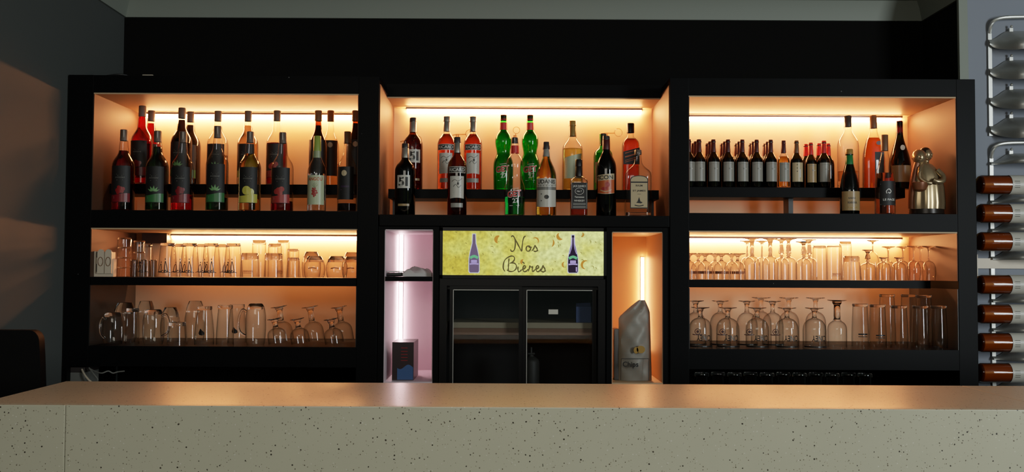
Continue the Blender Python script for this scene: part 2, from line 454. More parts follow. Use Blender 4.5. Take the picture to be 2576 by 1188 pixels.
# cubbies either side of the fridge
def cubby(name, label, x0, x1, o0, o1, zt, zdiv, liner, panel, ledx, ledz, ledm):
    c = thing(name, label, 'cabinet', (0, 0, 0))
    def b(n, m, *a, **k): return boxo(n, m, *a, parent=c, **k)
    zb = 1.045
    b('side_panel', 'laminate', x0, o0, 0.012, YW-.01, 0, ZN0-.002); b('side_panel', 'laminate', o1, x1, 0.012, YW-.01, 0, ZN0-.002)
    b('top_board', 'laminate', o0, o1, .013, YW-.01, zt, ZN0-.002)
    b('bottom_board', liner, o0, o1, .013, YB, zb-.03, zb)
    b('lower_door', 'laminate', o0, o1, .0, .012, 0.05, zb-.032)
    b('back_panel', panel, o0, o1, YB, YB+.02, zb, zt)
    for s, x in ((1, o0), (-1, o1)): b('side_liner', liner, min(x, x+s*.003), max(x, x+s*.003), .016, YB, zb, zt)
    b('soffit', liner, o0, o1, .016, YB, zt-.004, zt-.0003)
    if zdiv: b('divider_shelf', 'laminate', o0+.003, o1-.003, .013, YB-.03, zdiv[0], zdiv[1])
    for z0, z1 in ledz:
        p = boxo('led_strip', 'alu', ledx-.009, ledx+.009, YB-.004, YB, z0-.003, z1+.003, c)
        boxo('diffuser', ledm, ledx-.007, ledx+.007, YB-.012, YB-.0045, z0, z1, p)
    return c
xl0, xl1 = at(966, 700).x, at(1089, 700).x
zt1 = at(1030, 577).z
cubL = cubby('cubby_cabinet', 'narrow black cubby with pinkish white light, papers on its divider', Xp+.002, at(1103, 700).x, xl0, xl1, zt1,
    (at(1030, 708).z, at(1030, 696.5).z), 'pinkpanel', 'pinkpanel', xl0+.017, [(at(1030, 706, YB).z-.33, at(1030, 709, YB).z-.005), (at(1030, 690, YB).z, at(1030, 592, YB).z)], 'ledpink')
xr0, xr1 = at(1540, 700).x, at(1669, 700).x
cubR = cubby('cubby_cabinet', 'narrow black cubby with orange light holding a silver bag', at(1527, 700).x, Xq-.002, xr0, xr1, at(1600, 583).z,
    None, 'soffit', 'panel', xr1-.021, [(1.14, at(1615, 648, YB).z)], 'ledv')

# back worktop under the side cabinets
for (x0, x1, lb) in ((XL+.03, Xb-.005, 'low black base cabinet under the syrup bottle cabinet'), (Xc+.005, Xd-.002, 'low black base cabinet holding dark glasses under the stemware')):
    c = thing('base_cabinet', lb, 'cabinet', (0, 0, 0))
    boxo('worktop', 'black', x0, x1, -.02, YW-.02, .89, .92, c, bev=.002)
    boxo('carcass', 'shade', x0, x1, .02, YW-.02, .06, .889, c)
    xm = (x0+x1)/2
    for a, b_ in ((x0+.005, xm-.003), (xm+.003, x1-.005)):
        d = boxo('door', 'laminate', a, b_, 0, .018, .08, .885, c)
        boxo('handle', 'darkmetal', (a+b_)/2-.06, (a+b_)/2+.06, -.025, -.001, .82, .832, d)

# ------------------------------------------------------------------ beer fridge
fx0, fx1 = at(1105, 760).x, at(1524, 760).x
fr = thing('beverage_fridge', 'black glass-door beer fridge with a lit yellow sign reading Nos Bières', 'fridge', (0, 0, 0))
FY, ftop = .02, ZN0 - .004
bm = bmesh.new()
box(bm, fx0, fx0+.03, FY, YB, .06, ftop); box(bm, fx1-.03, fx1, FY, YB, .06, ftop)
box(bm, fx0+.03, fx1-.03, FY, YB, ftop-.012, ftop); box(bm, fx0+.03, fx1-.03, FY, YB, .06, .14)
box(bm, fx0+.03, fx1-.03, YB-.02, YB, .14, ftop-.012)
sb = at(1315, 693, FY).z; st = at(1315, 582, FY).z
box(bm, fx0+.03, fx1-.03, FY+.03, YB-.02, sb-.06, ftop-.012)
box(bm, fx0+.03, fx1-.03, FY, FY+.03, sb-.045, sb-.004)
finish(bm, 'fridge_body', 'fridge_black', fr, ang=30)
boxo('inner_lining', 'fridge_in', fx0+.03, fx1-.03, YB-.03, YB-.0205, .14, sb-.06, fr)
boxo('foot', 'black', fx0+.03, fx0+.08, .06, .40, 0, .06, fr); boxo('foot', 'black', fx1-.08, fx1-.03, .06, .40, 0, .06, fr)
# lit sign
m, nt, out = new_mat('backlit_beer_foam_sign')
tc = N(nt, 'ShaderNodeTexCoord')
v1 = N(nt, 'ShaderNodeTexVoronoi', Scale=75.0); v2 = N(nt, 'ShaderNodeTexNoise', Scale=60.0, Detail=4.0); v3 = N(nt, 'ShaderNodeTexNoise', Scale=9.0, Detail=3.0)
for v in (v1, v2, v3): L(nt, tc, 'Object', v, 'Vector')
sp = N(nt, 'ShaderNodeSeparateXYZ'); L(nt, tc, 'Object', sp, 0)
rg = N(nt, 'ShaderNodeMapRange'); rg.inputs[1].default_value = fx0; rg.inputs[2].default_value = fx1; rg.inputs[3].default_value = -.25; rg.inputs[4].default_value = .3
L(nt, sp, 'X', rg, 'Value')
s1 = math_(nt, 'ADD', v3.outputs['Fac'], rg.outputs['Result'])
cr = N(nt, 'ShaderNodeValToRGB'); nt.links.new(s1, cr.inputs[0])
cr.color_ramp.elements[0].position = .25; cr.color_ramp.elements[0].color = rgb(180, 164, 60)
cr.color_ramp.elements[1].position = .72; cr.color_ramp.elements[1].color = rgb(204, 212, 132)
e = cr.color_ramp.elements.new(.48); e.color = rgb(196, 194, 94)
b1 = math_(nt, 'SUBTRACT', v2.outputs['Fac'], .5); b2 = math_(nt, 'MULTIPLY', b1, 1.5)
b3 = math_(nt, 'MULTIPLY', v1.outputs['Distance'], .35); b4 = math_(nt, 'ADD', b2, b3); b5 = math_(nt, 'ADD', b4, .86)
sc = N(nt, 'ShaderNodeVectorMath', operation='SCALE'); L(nt, cr, 'Color', sc, 0); nt.links.new(b5, sc.inputs['Scale'])
em = N(nt, 'ShaderNodeEmission', Strength=1.45); L(nt, sc, 0, em, 'Color')
pb = N(nt, 'ShaderNodeBsdfGlossy', Roughness=.1); ms = N(nt, 'ShaderNodeMixShader'); ms.inputs[0].default_value = .05
L(nt, em, 0, ms, 1); L(nt, pb, 0, ms, 2); L(nt, ms, 0, out, 0)
M['sign'] = m
sx0, sx1 = at(1114, 640, FY).x, at(1518, 640, FY).x
bm = bmesh.new(); box(bm, sx0, sx1, FY-.004, FY+.025, sb, st)
sign = finish(bm, 'sign_panel', 'sign', fr, smooth=False)
bm = bmesh.new()
for (a, b_, c, d) in ((sx0-.012, sx1+.012, st, st+.014), (sx0-.012, sx1+.012, sb-.014, sb), (sx0-.012, sx0, sb-.014, st+.014), (sx1, sx1+.012, sb-.014, st+.014)):
    box(bm, a, b_, FY-.010, FY+.02, c, d)
finish(bm, 'sign_frame', 'fridge_black', fr, ang=30)
SW = wrapper(d=-(FY-.004), off=.0006); SW2 = wrapper(d=-(FY-.004), off=.0012); SW3 = wrapper(d=-(FY-.004), off=.0018)
def sg(zx, zy):        # measured on the sign
    p = at(1100 + zx/2.97, 570 + zy/2.97, FY-.004); return (p.x, p.z)
M['sign_ink'] = pmat('sign_ink_brown', rgb(92, 78, 36), .6); M['sign_ink_e'] = emit('sign_script_ink', tuple(lin(c) for c in (96, 88, 52)), .9)
M['sign_orange'] = emit('sign_orange_foam', tuple(lin(c) for c in (214, 150, 60)), .8); M['sign_white'] = emit('sign_white_halo', tuple(lin(c) for c in (214, 220, 236)), .95)
M['sign_dark'] = emit('sign_bottle_dark', tuple(lin(c) for c in (44, 34, 52)), .9); M['sign_mauve'] = emit('sign_bottle_mauve', tuple(lin(c) for c in (112, 96, 124)), .9)
M['sign_green'] = emit('sign_label_green', tuple(lin(c) for c in (110, 196, 140)), .9); M['sign_lilac'] = emit('sign_label_lilac', tuple(lin(c) for c in (176, 160, 220)), .9)
M['sign_shade'] = emit('sign_foam_shade', tuple(lin(c) for c in (150, 138, 66)), .8)
bm = bmesh.new()
PEN = lambda t: .0042 + .0020*math.sin(t*PI*3)**2
SCRIPT = [
 [(548, 170), (553, 184), (567, 184), (579, 165), (583, 120), (576, 84), (562, 70), (552, 80)],           # N
 [(576, 84), (596, 122), (616, 160), (630, 184), (634, 150), (640, 104), (650, 78), (662, 72)],
 [(684, 144), (670, 150), (664, 168), (672, 184), (688, 182), (698, 164), (692, 148), (682, 146), (690, 156), (708, 154)],  # o
 [(706, 184), (720, 166), (730, 142), (736, 152), (746, 168), (744, 182), (730, 187), (718, 180)],       # s
 [(744, 184), (754, 178)],
 [(536, 238), (532, 290), (530, 334)],                                                                   # B
 [(506, 336), (494, 316), (494, 282), (506, 250), (530, 230), (556, 221), (574, 228), (576, 248), (562, 266), (540, 276)],
 [(548, 274), (574, 274), (590, 290), (588, 316), (568, 334), (542, 336), (520, 326)],
 [(604, 300), (602, 322), (608, 338), (620, 334), (630, 322)], [(608, 276), (611, 281)],                 # i
 [(632, 322), (650, 316), (660, 302), (652, 292), (642, 304), (640, 324), (650, 338), (668, 332), (678, 318)], [(636, 264), (652, 278)],
 [(680, 336), (688, 312), (692, 294), (700, 304), (712, 302), (710, 320), (712, 336), (722, 332), (730, 322)],  # r
 [(730, 322), (748, 316), (758, 302), (750, 292), (740, 304), (738, 324), (748, 338), (764, 332), (774, 316)],  # e
 [(770, 336), (782, 314), (790, 292), (794, 302), (804, 318), (802, 334), (790, 340), (776, 332)],
 [(802, 336), (812, 330)]]
for s in SCRIPT: stroke(bm, SW3, [sg(*p) for p in s], PEN, 7)
finish(bm, 'lettering', 'sign_ink_e', sign, smooth=False)
def sign_bottle(cx, top, bot, dark):
    k = (bot-top)
    def sil(g): return [(cx+s*(w+g), top-g+(k+2*g)*t) for s, seq in ((1, PB), (-1, PB[::-1])) for w, t in seq]
    PB = [(9, 0), (10, .10), (12, .24), (26, .44), (35, .60), (37, .72), (37, .96), (30, 1.0)]
    bm = bmesh.new()
    fan_pts = [sg(*p) for p in sil(5)]
    def rowmesh(bm, w, pts):      # strips between mirrored points
        n = len(pts)//2; L_, R_ = pts[:n], pts[n:][::-1]
        va = [bm.verts.new(w(*p)) for p in L_]; vb = [bm.verts.new(w(*p)) for p in R_]
        for i in range(n-1): bm.faces.new((va[i], va[i+1], vb[i+1], vb[i]))
    rowmesh(bm, SW, fan_pts)
    o = finish(bm, 'bottle_picture', 'sign_white', sign, smooth=False)
    bm = bmesh.new(); rowmesh(bm, SW2, [sg(*p) for p in sil(0)])
    finish(bm, 'bottle_picture', 'sign_dark' if dark else 'sign_mauve', sign, smooth=False)
    bm = bmesh.new()
    stroke(bm, SW3, [sg(cx-30, top+k*.62), sg(cx, top+k*.575), sg(cx+30, top+k*.62)], .011, 6)
    finish(bm, 'bottle_picture', 'sign_green', sign, smooth=False)
    bm = bmesh.new()
    stroke(bm, SW3, [sg(cx-33, top+k*.78), sg(cx, top+k*.77), sg(cx+33, top+k*.78)], .006, 6)
    stroke(bm, SW3, [sg(cx-22, top+k*.71), sg(cx+22, top+k*.71)], .012, 1)
    if dark:
        for s in (-1, 1): stroke(bm, SW3, [sg(cx+s*7, top+k*.06), sg(cx+s*10, top+k*.30), sg(cx+s*26, top+k*.5)], .0032, 6)
        stroke(bm, SW3, [sg(cx+26, top+k*.85), sg(cx+26, top+k*.97)], .006, 1)
    finish(bm, 'bottle_picture', 'sign_lilac', sign, smooth=False)
sign_bottle(275, 58, 344, False); sign_bottle(1014, 66, 346, True)
bm = bmesh.new()
def cres(bm, cx, cy, r, a0, a1, wd, w=SW):
    stroke(bm, w, [sg(cx+r*math.cos(a0+(a1-a0)*i/6), cy+r*math.sin(a0+(a1-a0)*i/6)) for i in range(7)], lambda t: wd*(.25+math.sin(t*PI)), 3)
for q in [(1112, 288, 32, 1.8, 5.0, .008), (830, 120, 40, -.6, .9, .006), (468, 100, 30, 2.2, 4.6, .012), (925, 70, 26, 1.2, 4.0, .010), (730, 110, 26, -2.2, .6, .005), (650, 268, 22, 2.4, 4.4, .008), (1075, 60, 16, -1, 1.6, .006), (960, 285, 24, 2.0, 4.2, .006)]:
    bm = bmesh.new(); cres(bm, *q); finish(bm, 'foam_print', 'sign_orange', sign, smooth=False)
bm = bmesh.new()
random.seed(3)
for i in range(60):
    x = random.uniform(60, 1220); y = random.uniform(50, 345)
    if 480 < x < 820 and 60 < y < 345 or 220 < x < 330 or 960 < x < 1065: continue
    r0 = random.uniform(5, 15); a = random.uniform(-2.6, -1.2)
    cres(bm, x, y, r0, a, a+random.uniform(1.6, 2.8), .0022)
finish(bm, 'foam_print', 'sign_shade', sign, smooth=False)
# sliding doors
def fridge_door(px0, px1, gx0, gx1, y):
    z1, z0, g1 = at(1200, 716, y).z, .15, at(1200, 729, y).z
    a, b_, c, d = at(px0, 800, y).x, at(px1, 800, y).x, at(gx0, 800, y).x, at(gx1, 800, y).x
    bm = bmesh.new()
    box(bm, a, c, y, y+.018, z0, z1); box(bm, d, b_, y, y+.018, z0, z1)
    box(bm, c, d, y, y+.018, g1, z1); box(bm, c, d, y, y+.018, z0, z0+.04)
    dr = finish(bm, 'door', 'fridge_black', fr, ang=30)
    bm = bmesh.new()
    box(bm, c, d, y-.002, y+.002, g1-.0025, g1); box(bm, c-.001, c+.0015, y-.002, y+.002, z0+.04, g1)
    finish(bm, 'metal_edge', 'chrome', dr, smooth=False)
    boxo('door_glass', 'pane', c, d, y+.008, y+.010, z0+.04, g1-.0025, dr)
    return dr
fridge_door(1131, 1313, 1140, 1305, FY+.006)
fridge_door(1310, 1500, 1325, 1490, FY+.027)
zs1, zs0 = at(1315, 812, .10).z, at(1315, 826, .10).z
sh = boxo('fridge_board', 'counter_refl', fx0+.045, fx1-.045, .10, YB-.035, zs0, zs1, fr)  # board added to stand in for the counter's reflection across the doors
boxo('reflection_strip', 'counter_refl_dark', fx0+.045, fx1-.045, .098, .108, at(1315, 843, .1).z, zs0-.001, sh)
fridge_things_z = zs1

# ------------------------------------------------------------------ bar counter
YC1, YC0 = -4+3.06, -4+2.53
cz = at(1288, 965, YC1).z
YCF = YC0
cxl = at(166, 957, YC1).x
ctr = thing('bar_counter', 'long cream bar counter clad in speckled quartz, running across the front', 'counter', (0, 0, 0))
xs = at(163, 1100, YC0).x; xs2 = at(2556, 1000, YC0+.2).x
def slab(name, x0, x1, y0, y1, z0, z1, bev): return boxo(name, 'quartz', x0, x1, y0, y1, z0, z1, ctr, bev)
slab('worktop', cxl, xs2-.0004, YC0+.0203, YC1, cz-.022, cz, .002)
slab('worktop', xs2+.0004, 2.9, YC0+.0203, YC1, cz-.022, cz, .002)
slab('front_panel', xs+.0004, 2.9, YC0, YC0+.02, 0.0, cz, .003)
slab('front_panel', cxl, xs-.0004, YC0, YC0+.02, 0.0, cz, .003)
slab('end_panel', cxl, cxl+.02, YC0+.0205, YC1-.005, 0.0, cz-.0225, .001)
boxo('back_board', 'shade', cxl+.021, 2.9, YC1-.03, YC1-.01, 0.05, cz-.023, ctr)

# black chair beyond the counter end, by the grey wall
ch = thing('bar_chair', 'black high chair with rounded back standing by the grey wall at counter end', 'chair', (-1.735, -.62, 0))
bm = bmesh.new()
hw = .095
zt_ = at(40, 830, -.62).z
prof = [(-hw-.01, 0.80), (hw+.012, .80), (hw+.012, 1.05), (hw+.004, 1.2)] + [(hw-.035+.035*math.cos(a), zt_-.04+.04*math.sin(a)) for a in [i*PI/12 for i in range(0, 7)]] + [(-hw+.035-.035*math.sin(a), zt_-.04+.04*math.cos(a)) for a in [i*PI/12 for i in range(0, 7)]] + [(-hw-.004, 1.2)]
prism(bm, prof, -.02, .02)
finish(bm, 'backrest', 'fabric', ch, ang=30)
boxo('seat', 'fabric', -hw-.01, hw+.012, -.30, .03, .74, .80, ch, bev=.015)
for x in (-hw, hw-.01):
    for y in (-.28, 0.0): boxo('leg', 'darkmetal', x, x+.02, y, y+.02, 0, .742, ch)

# ------------------------------------------------------------------ bottles
def make_bottle(name, cat, R, H, prof, glass, fill=None, cap=None, extra=None, pw=2.0, ry=1.0, seg=28):
    """a bottle at the origin: body, liquid, cap and whatever extra(root, w, R, H) adds"""
    root = thing(name, '', cat)
    if len(prof) > 5:
        tail = spline([(r, z, 0) for r, z in prof[3:]], 3)
        prof = list(prof[:3]) + [(v.x, v.y) for v in tail]
    P = [(r*R, r*R*(ry if r > .5 else 1), z*H, pw if r > .5 else 2.0) for r, z in prof]
    bm = bmesh.new(); rings(bm, P, seg, capb=True, capt=True); finish(bm, 'bottle_body', glass, root, ang=50)
    if fill:
        lm, lv = fill; ins = .0022; Q = []; prev = None
        for q in P:
            z = max(q[2], .006)
            if z > lv*H:
                t = (lv*H-prev[2])/max(q[2]-prev[2], 1e-6); Q.append((max(prev[0]+(q[0]-prev[0])*t-ins, .004), max(prev[1]+(q[1]-prev[1])*t-ins, .004), lv*H, q[3])); break
            Q.append((max(q[0]-ins, .004), max(q[1]-ins, .004), z, q[3])); prev = (q[0], q[1], z, q[3])
        if Q[0][2] == Q[1][2]: Q = Q[1:] if Q[0][0] < Q[1][0]*.5 else Q
        bm = bmesh.new(); rings(bm, Q, seg); finish(bm, 'liquid', lm, root, ang=50)
    if cap:
        for c in (cap if isinstance(cap, list) else [cap]):
            nm, cm, z0, z1, r0, r1 = c
            bm = bmesh.new(); e = min(.002, (z1-z0)*H*.2)
            rings(bm, [(r0, z0*H), (r1, z1*H-e), (r1-e*.8, z1*H)], 18, capb=False)
            finish(bm, nm, cm, root, ang=40)
    if extra: extra(root, R, H)
    return root
def lab(root, name, mat, f, smooth=True):
    bm = bmesh.new(); f(bm); return finish(bm, name, mat, root, smooth=False, recalc=False)
def pourer(root, z, side=1, up=False):
    """clear measuring pourer: spout tube and a looped ring"""
    bm = bmesh.new()
    a = Vector((0, 0, z-.004)); 
    if up: pts = [a, a+Vector((0, 0, .012)), a+Vector((.004, 0, .020))]; c = a+Vector((.006, 0, .036)); rr = .014
    else: pts = [a+Vector((-.022*side, 0, .012)), a+Vector((-.004, 0, .016)), a+Vector((.018*side, 0, .016)), a+Vector((.036*side, 0, .017))]; c = a+Vector((.052*side, 0, .020)); rr = .0165
    tube(bm, spline(pts, 4), .0026, 8); tube(bm, [a+Vector((0, 0, -.004)), a+Vector((0, 0, .014))], .0075, 10)
    p = finish(bm, 'pourer', 'wire', root)
    bm = bmesh.new(); tube(bm, [c+Vector((rr*math.cos(t), .003*math.sin(t), rr*1.05*math.sin(t))) for t in [i*2*PI/22 for i in range(22)]], .0013, 6, closed=True)
    finish(bm, 'ring', 'wire', p)

SYRUP = [(.6, 0), (.93, .002), (1, .018), (1, .50), (.985, .555), (.90, .605), (.74, .645), (.56, .685), (.46, .72), (.42, .77), (.37, .83), (.345, .87), (.345, .99)]
def syrup_labels(fruit, half=.92, shift=0.0):
    def f(root, R, H):
        w = wrapper(R, off=.0006); w2 = wrapper(R, off=.0012); w3 = wrapper(R, off=.0017); h = R*half; s = shift
        l = lab(root, 'label', 'label_black', lambda b: patch(b, w, s-h, s+h, .10*H, .545*H))
        def wr(b):
            for z, k in ((.44, .75), (.425, .5)): stroke(b, w2, [(s-h*.45*k, z*H), (s+h*.45*k, z*H)], .0012, 1)
            for i in range(7): stroke(b, w2, [(s+(-.42+i*.13)*h, .395*H), (s+(-.36+i*.13)*h, .41*H)], .0018, 1)
            stroke(b, w2, [(s-h*.3, .37*H), (s+h*.3, .372*H)], .0015, 1)
        lab(l, 'print', 'ink_grey', wr)
        band = {'mint': 'ink_green', 'lemon': 'lemon', 'berry': 'berry', 'strawberry': 'strawberry', 'red': 'berry'}[fruit]
        lab(l, 'print', band, lambda b: patch(b, w2, s-h*.98, s+h*.98, .105*H, lambda x: (.20 + .012*math.sin((x-s)/h*2.2))*H))
        def pic(b):
            if fruit == 'mint':
                for a in (-1.1, -.5, 0.1, .7, 1.2):
                    c = (s+.30*h*math.sin(a), .235*H + .024*H*math.cos(a)*1.0)
                    fan(b, w3, [(c[0]+.34*h*math.sin(a), c[1]+.05*H*math.cos(a)), (c[0]+.13*h*math.cos(a), c[1]-.01*H*math.sin(a)), (c[0]-.16*h*math.sin(a), c[1]-.025*H*math.cos(a)), (c[0]-.13*h*math.cos(a), c[1]+.01*H*math.sin(a))])
            elif fruit == 'lemon':
                ellipse(b, w3, s-.1*h, .255*H, .42*h, .055*H); ellipse(b, w3, s+.33*h, .235*H, .30*h, .045*H)
            else:
                n = {'berry': 9, 'red': 9, 'strawberry': 5}[fruit]
                for i in range(n):
                    a = i*2.4; q = .34*h*math.sqrt(i/n)
                    ellipse(b, w3, s+q*math.cos(a)*1.1, .25*H+q*math.sin(a)*.9, .17*h if n > 5 else .27*h, .19*h if n > 5 else .27*h, 10)
        lab(l, 'print', {'mint': 'leaf', 'lemon': 'lemon', 'berry': 'berry', 'red': 'ink_red', 'strawberry': 'strawberry'}[fruit], pic)
        def ln(b):
            for z in (.165, .15): stroke(b, w3, [(s-h*.6, z*H), (s+h*.6, (z+.004)*H)], .0011, 1)
        lab(l, 'print', 'ink_white', ln)
        lab(root, 'barcode', 'ink_white', lambda b: patch(b, wrapper(R, off=.0009), s+h*1.02, s+h*1.1, .12*H, .16*H, 3)) if False else None
    return f
def syrup(fruit, liq, lv, capm='cap_grey', R=.047, H=.335):
    return make_bottle('syrup_bottle', 'bottle', R, H, SYRUP, 'glass_b', (liq, lv), ('screw_cap', capm, .862, 1.0, .0165, .0158), syrup_labels(fruit))

def put(root, px, Y, z, label, group=None, rz=0.0, copy=False):
    o = copy_tree(root) if copy else root
    o.location = (at(px, 460, Y).x, Y, z + .0008); o.rotation_euler = (0, 0, rz)
    tag(o, label, 'bottle' if 'category' not in o or not o['category'] else o['category'], group)
    return o
def Hfor(px, ytop, Y, z): return at(px, ytop, Y).z - z

# --- left cabinet, front row
YF1, YT1, YT2 = .085, .225, .322
zS, zT = Zs, TIER
GF = 'syrup bottles on the front row'; GB = 'bottles on the raised back row'
fr_ = [(310, 'red', 'dark_red_syrup', .74, 327, 'red syrup bottle with dark label and red fruit, standing against the side wall'),
       (395, 'mint', 'green_syrup', .80, 330, 'dark green mint syrup bottle, front row, filled up to its neck'),
       (459, 'berry', 'red_syrup', .20, 332, 'syrup bottle with red berry label, nearly empty with red dregs'),
       (546, 'mint', 'green_syrup', .16, 318, 'green mint-leaf label syrup bottle, clear and nearly empty, front row'),
       (628, 'lemon', 'amber_cloudy', .72, 332, 'cloudy amber syrup bottle with yellow lemon label, front row'),
       (710, 'strawberry', 'dark_red_syrup', .13, 334, 'nearly empty clear syrup bottle with strawberry label and grey cap')]
for px, frt, lq, lv, yt, lb in fr_:
    b = syrup(frt, lq, lv, H=Hfor(px, yt, YF1, zS)); put(b, px, YF1, zS, lb, GF, rz=random.uniform(-.1, .1))
# pale fruit liqueur
LIQ = [(.6, 0), (.95, .002), (1, .015), (1, .50), (.95, .56), (.78, .62), (.55, .68), (.42, .73), (.36, .79), (.33, .86), (.33, .99)]
def ex_pale(root, R, H):
    w = wrapper(R, off=.0006); w2 = wrapper(R, off=.0012); h = R*1.05
    l = lab(root, 'label', 'label_green', lambda b: patch(b, w, -h, h, .09*H, .475*H))
    lab(l, 'lettering', 'ink_orange', lambda b: letters(b, w2, 'ANGOU', 0, .425*H, h*1.5, .045*H))
    def pine(b):
        for i in range(16):
            a = i*2.4; q = .011*math.sqrt(i/16); ellipse(b, w2, q*math.cos(a)*1.1-.002, .255*H+q*math.sin(a)*1.7, .0038, .0045, 8)
    lab(l, 'print', 'strawberry', pine)
    lab(l, 'print', 'olive_print', lambda b: [stroke(b, w2, [(-.002, .30*H), (.014*math.sin(a), .30*H+.026*math.cos(a))], .0018, 1) for a in (-.9, -.45, 0, .45, .9)] and stroke(b, w2, [(-h*.8, .14*H), (h*.8, .15*H)], .004, 1))
    lab(root, 'neck_label', 'olive_print', lambda b: patch(b, wrapper(.018, off=.0012), -.02, .02, .71*H, .80*H, 6))
b = make_bottle('liqueur_bottle', 'bottle', .040, Hfor(797, 343, YF1, zS), LIQ, 'glass_b', ('water', .50), ('screw_cap', 'cap_green', .80, 1.0, .0165, .0155), ex_pale)
put(b, 797, YF1, zS, 'clear liqueur bottle with pale green label, green cap and red fruit drawing', GF)
def ex_dark(root, R, H):
    w = wrapper(R, off=.0006); w2 = wrapper(R, off=.0012); h = R*1.2
    l = lab(root, 'label', 'label_black', lambda b: patch(b, w, -h, h*.75, .15*H, .555*H))
    lab(l, 'seal', 'label_cream', lambda b: ellipse(b, w2, -.006, .475*H, .0115, .0125))
    lab(l, 'print', 'ink_purple', lambda b: [stroke(b, w2, [(-.020+i*.006, .30*H), (-.0165+i*.006, .325*H), (-.0145+i*.006, .30*H)], .0014, 1) for i in range(6)] and stroke(b, w2, [(-.02, .27*H), (.012, .275*H)], .003, 1))
H_ = Hfor(873, 332, YF1, zS)
b = make_bottle('liqueur_bottle', 'bottle', .041, H_, LIQ, 'glass_b', ('black_syrup', .105), ('screw_cap', 'cap_brown', .855, 1.0, .0165, .0155), ex_dark)
put(b, 873, YF1, zS, 'clear liqueur bottle with black label, round pale seal and purple print', GF)
# --- left cabinet, back row
bk = [(355, 'red', 'red_syrup', .86, 267, YT1, 'bright red syrup bottle on the raised row, the taller front one'),
      (378, 'red', 'red_syrup', .83, 279, YT2, 'bright red syrup bottle half hidden behind another red one'),
      (455, 'mint', 'black_syrup', .84, 272, YT1, 'dark syrup bottle with green neck level, raised row, in front of its twin'),
      (477, 'mint', 'black_syrup', .82, 282, YT2, 'dark syrup bottle peeking out behind its twin on the raised row')]
for px, frt, lq, lv, yt, Y, lb in bk:
    b = syrup(frt, lq, lv, H=Hfor(px, yt, Y, zT), R=.046); put(b, px, Y, zT, lb, GB, rz=random.uniform(-.1, .1))
for px, frt, lq, lv, yt, lb in [(546, 'mint', 'pale_syrup', .40, 280, 'clear pale syrup bottle on raised row behind the empty mint bottle'),
        (622, 'lemon', 'pale_syrup', .80, 280, 'clear pale syrup bottle on raised row behind the lemon bottle'),
        (695, 'strawberry', 'dark_red_syrup', .56, 279, 'half full dark red syrup bottle on raised row behind the strawberry bottle')]:
    b = syrup(frt, lq, lv, H=Hfor(px, yt, .25, zT), R=.046); put(b, px, .25, zT, lb, GB, rz=random.uniform(-.1, .1))
def ex_seal(root, R, H):
    w = wrapper(R, off=.0006); w2 = wrapper(R, off=.0012)
    l = lab(root, 'label', 'label_black', lambda b: patch(b, w, -R*1.1, R*1.1, .14*H, .60*H))
    lab(l, 'seal', 'label_cream', lambda b: ellipse(b, w2, .006, .54*H, .011, .012))
b = make_bottle('liqueur_bottle', 'bottle', .040, Hfor(799, 279, .23, zT), LIQ, 'browng', ('black_syrup', .80), ('screw_cap', 'cap_brown', .86, 1.0, .0165, .0155), ex_seal)
put(b, 799, .23, zT, 'dark brown liqueur bottle on raised row behind the pale green label', GB)
b = make_bottle('liqueur_bottle', 'bottle', .039, Hfor(829, 279, .32, zT), LIQ, 'glass_b', ('pale_syrup', .30), ('screw_cap', 'cap_brown', .86, 1.0, .0165, .0155), ex_seal)
put(b, 830, .32, zT, 'clear liqueur bottle with brown cap, rearmost on the raised row', GB)
b = make_bottle('liqueur_bottle', 'bottle', .040, Hfor(891, 279, .23, zT), LIQ, 'browng', ('black_syrup', .83), ('screw_cap', 'cap_brown', .86, 1.0, .0165, .0155), ex_seal)
put(b, 893, .23, zT, 'dark liqueur bottle on raised row half hidden by the black post', GB)

# --- centre niche
zS, zT = ZN1, TIERC
YF, YT = .085, .25
GC = 'spirit bottles on the niche front row'; GD = 'spirit bottles on the niche riser'
P51 = [(.6, 0), (.95, .002), (1, .015), (1, .60), (.97, .65), (.82, .70), (.55, .745), (.38, .78), (.34, .83), (.31, .92), (.34, .925), (.34, .99)]
def ex51(root, R, H):
    w = wrapper(R, off=.0006); w2 = wrapper(R, off=.0012); h = R*.66
    l = lab(root, 'label', 'label_white', lambda b: patch(b, w, -h, h, .37*H, .55*H))
    lab(l, 'lettering', 'ink', lambda b: (letters(b, w2, '5', -h*.30, .46*H, h*.84, .125*H), letters(b, w2, '1', h*.47, .46*H, h*.38, .125*H)))
    lab(root, 'label', 'label_kraft', lambda b: patch(b, w, -R*.55, R*.6, .125*H, .155*H))
def mk51(H, liq, lv, pour):
    b = make_bottle('pastis_bottle', 'bottle', .0435, H, P51, 'olive' if pour else 'browng', (liq, lv), [('neck_foil', 'foil_silver', .80, .945, .0165, .0150), ('screw_cap', 'cap_dark', .945, 1.0, .0155, .0150)], ex51)
    if pour: pourer(b, H)
    return b
put(mk51(Hfor(1019, 362, YF, zS), 'black_syrup', .72, True), 1019, YF, zS, 'dark pastis bottle with white square number label, front of the niche, with pourer', GC, rz=-.06)
put(mk51(Hfor(1037, 297, YT, zT), 'pastis_red', .76, False), 1038, YT, zT, 'brown pastis bottle with white number label on the riser behind another', GD, rz=.25)
PRI = [(.6, 0), (.95, .002), (1, .015), (1, .585), (.97, .64), (.84, .69), (.60, .735), (.42, .77), (.345, .80), (.32, .93), (.37, .935), (.37, .99)]
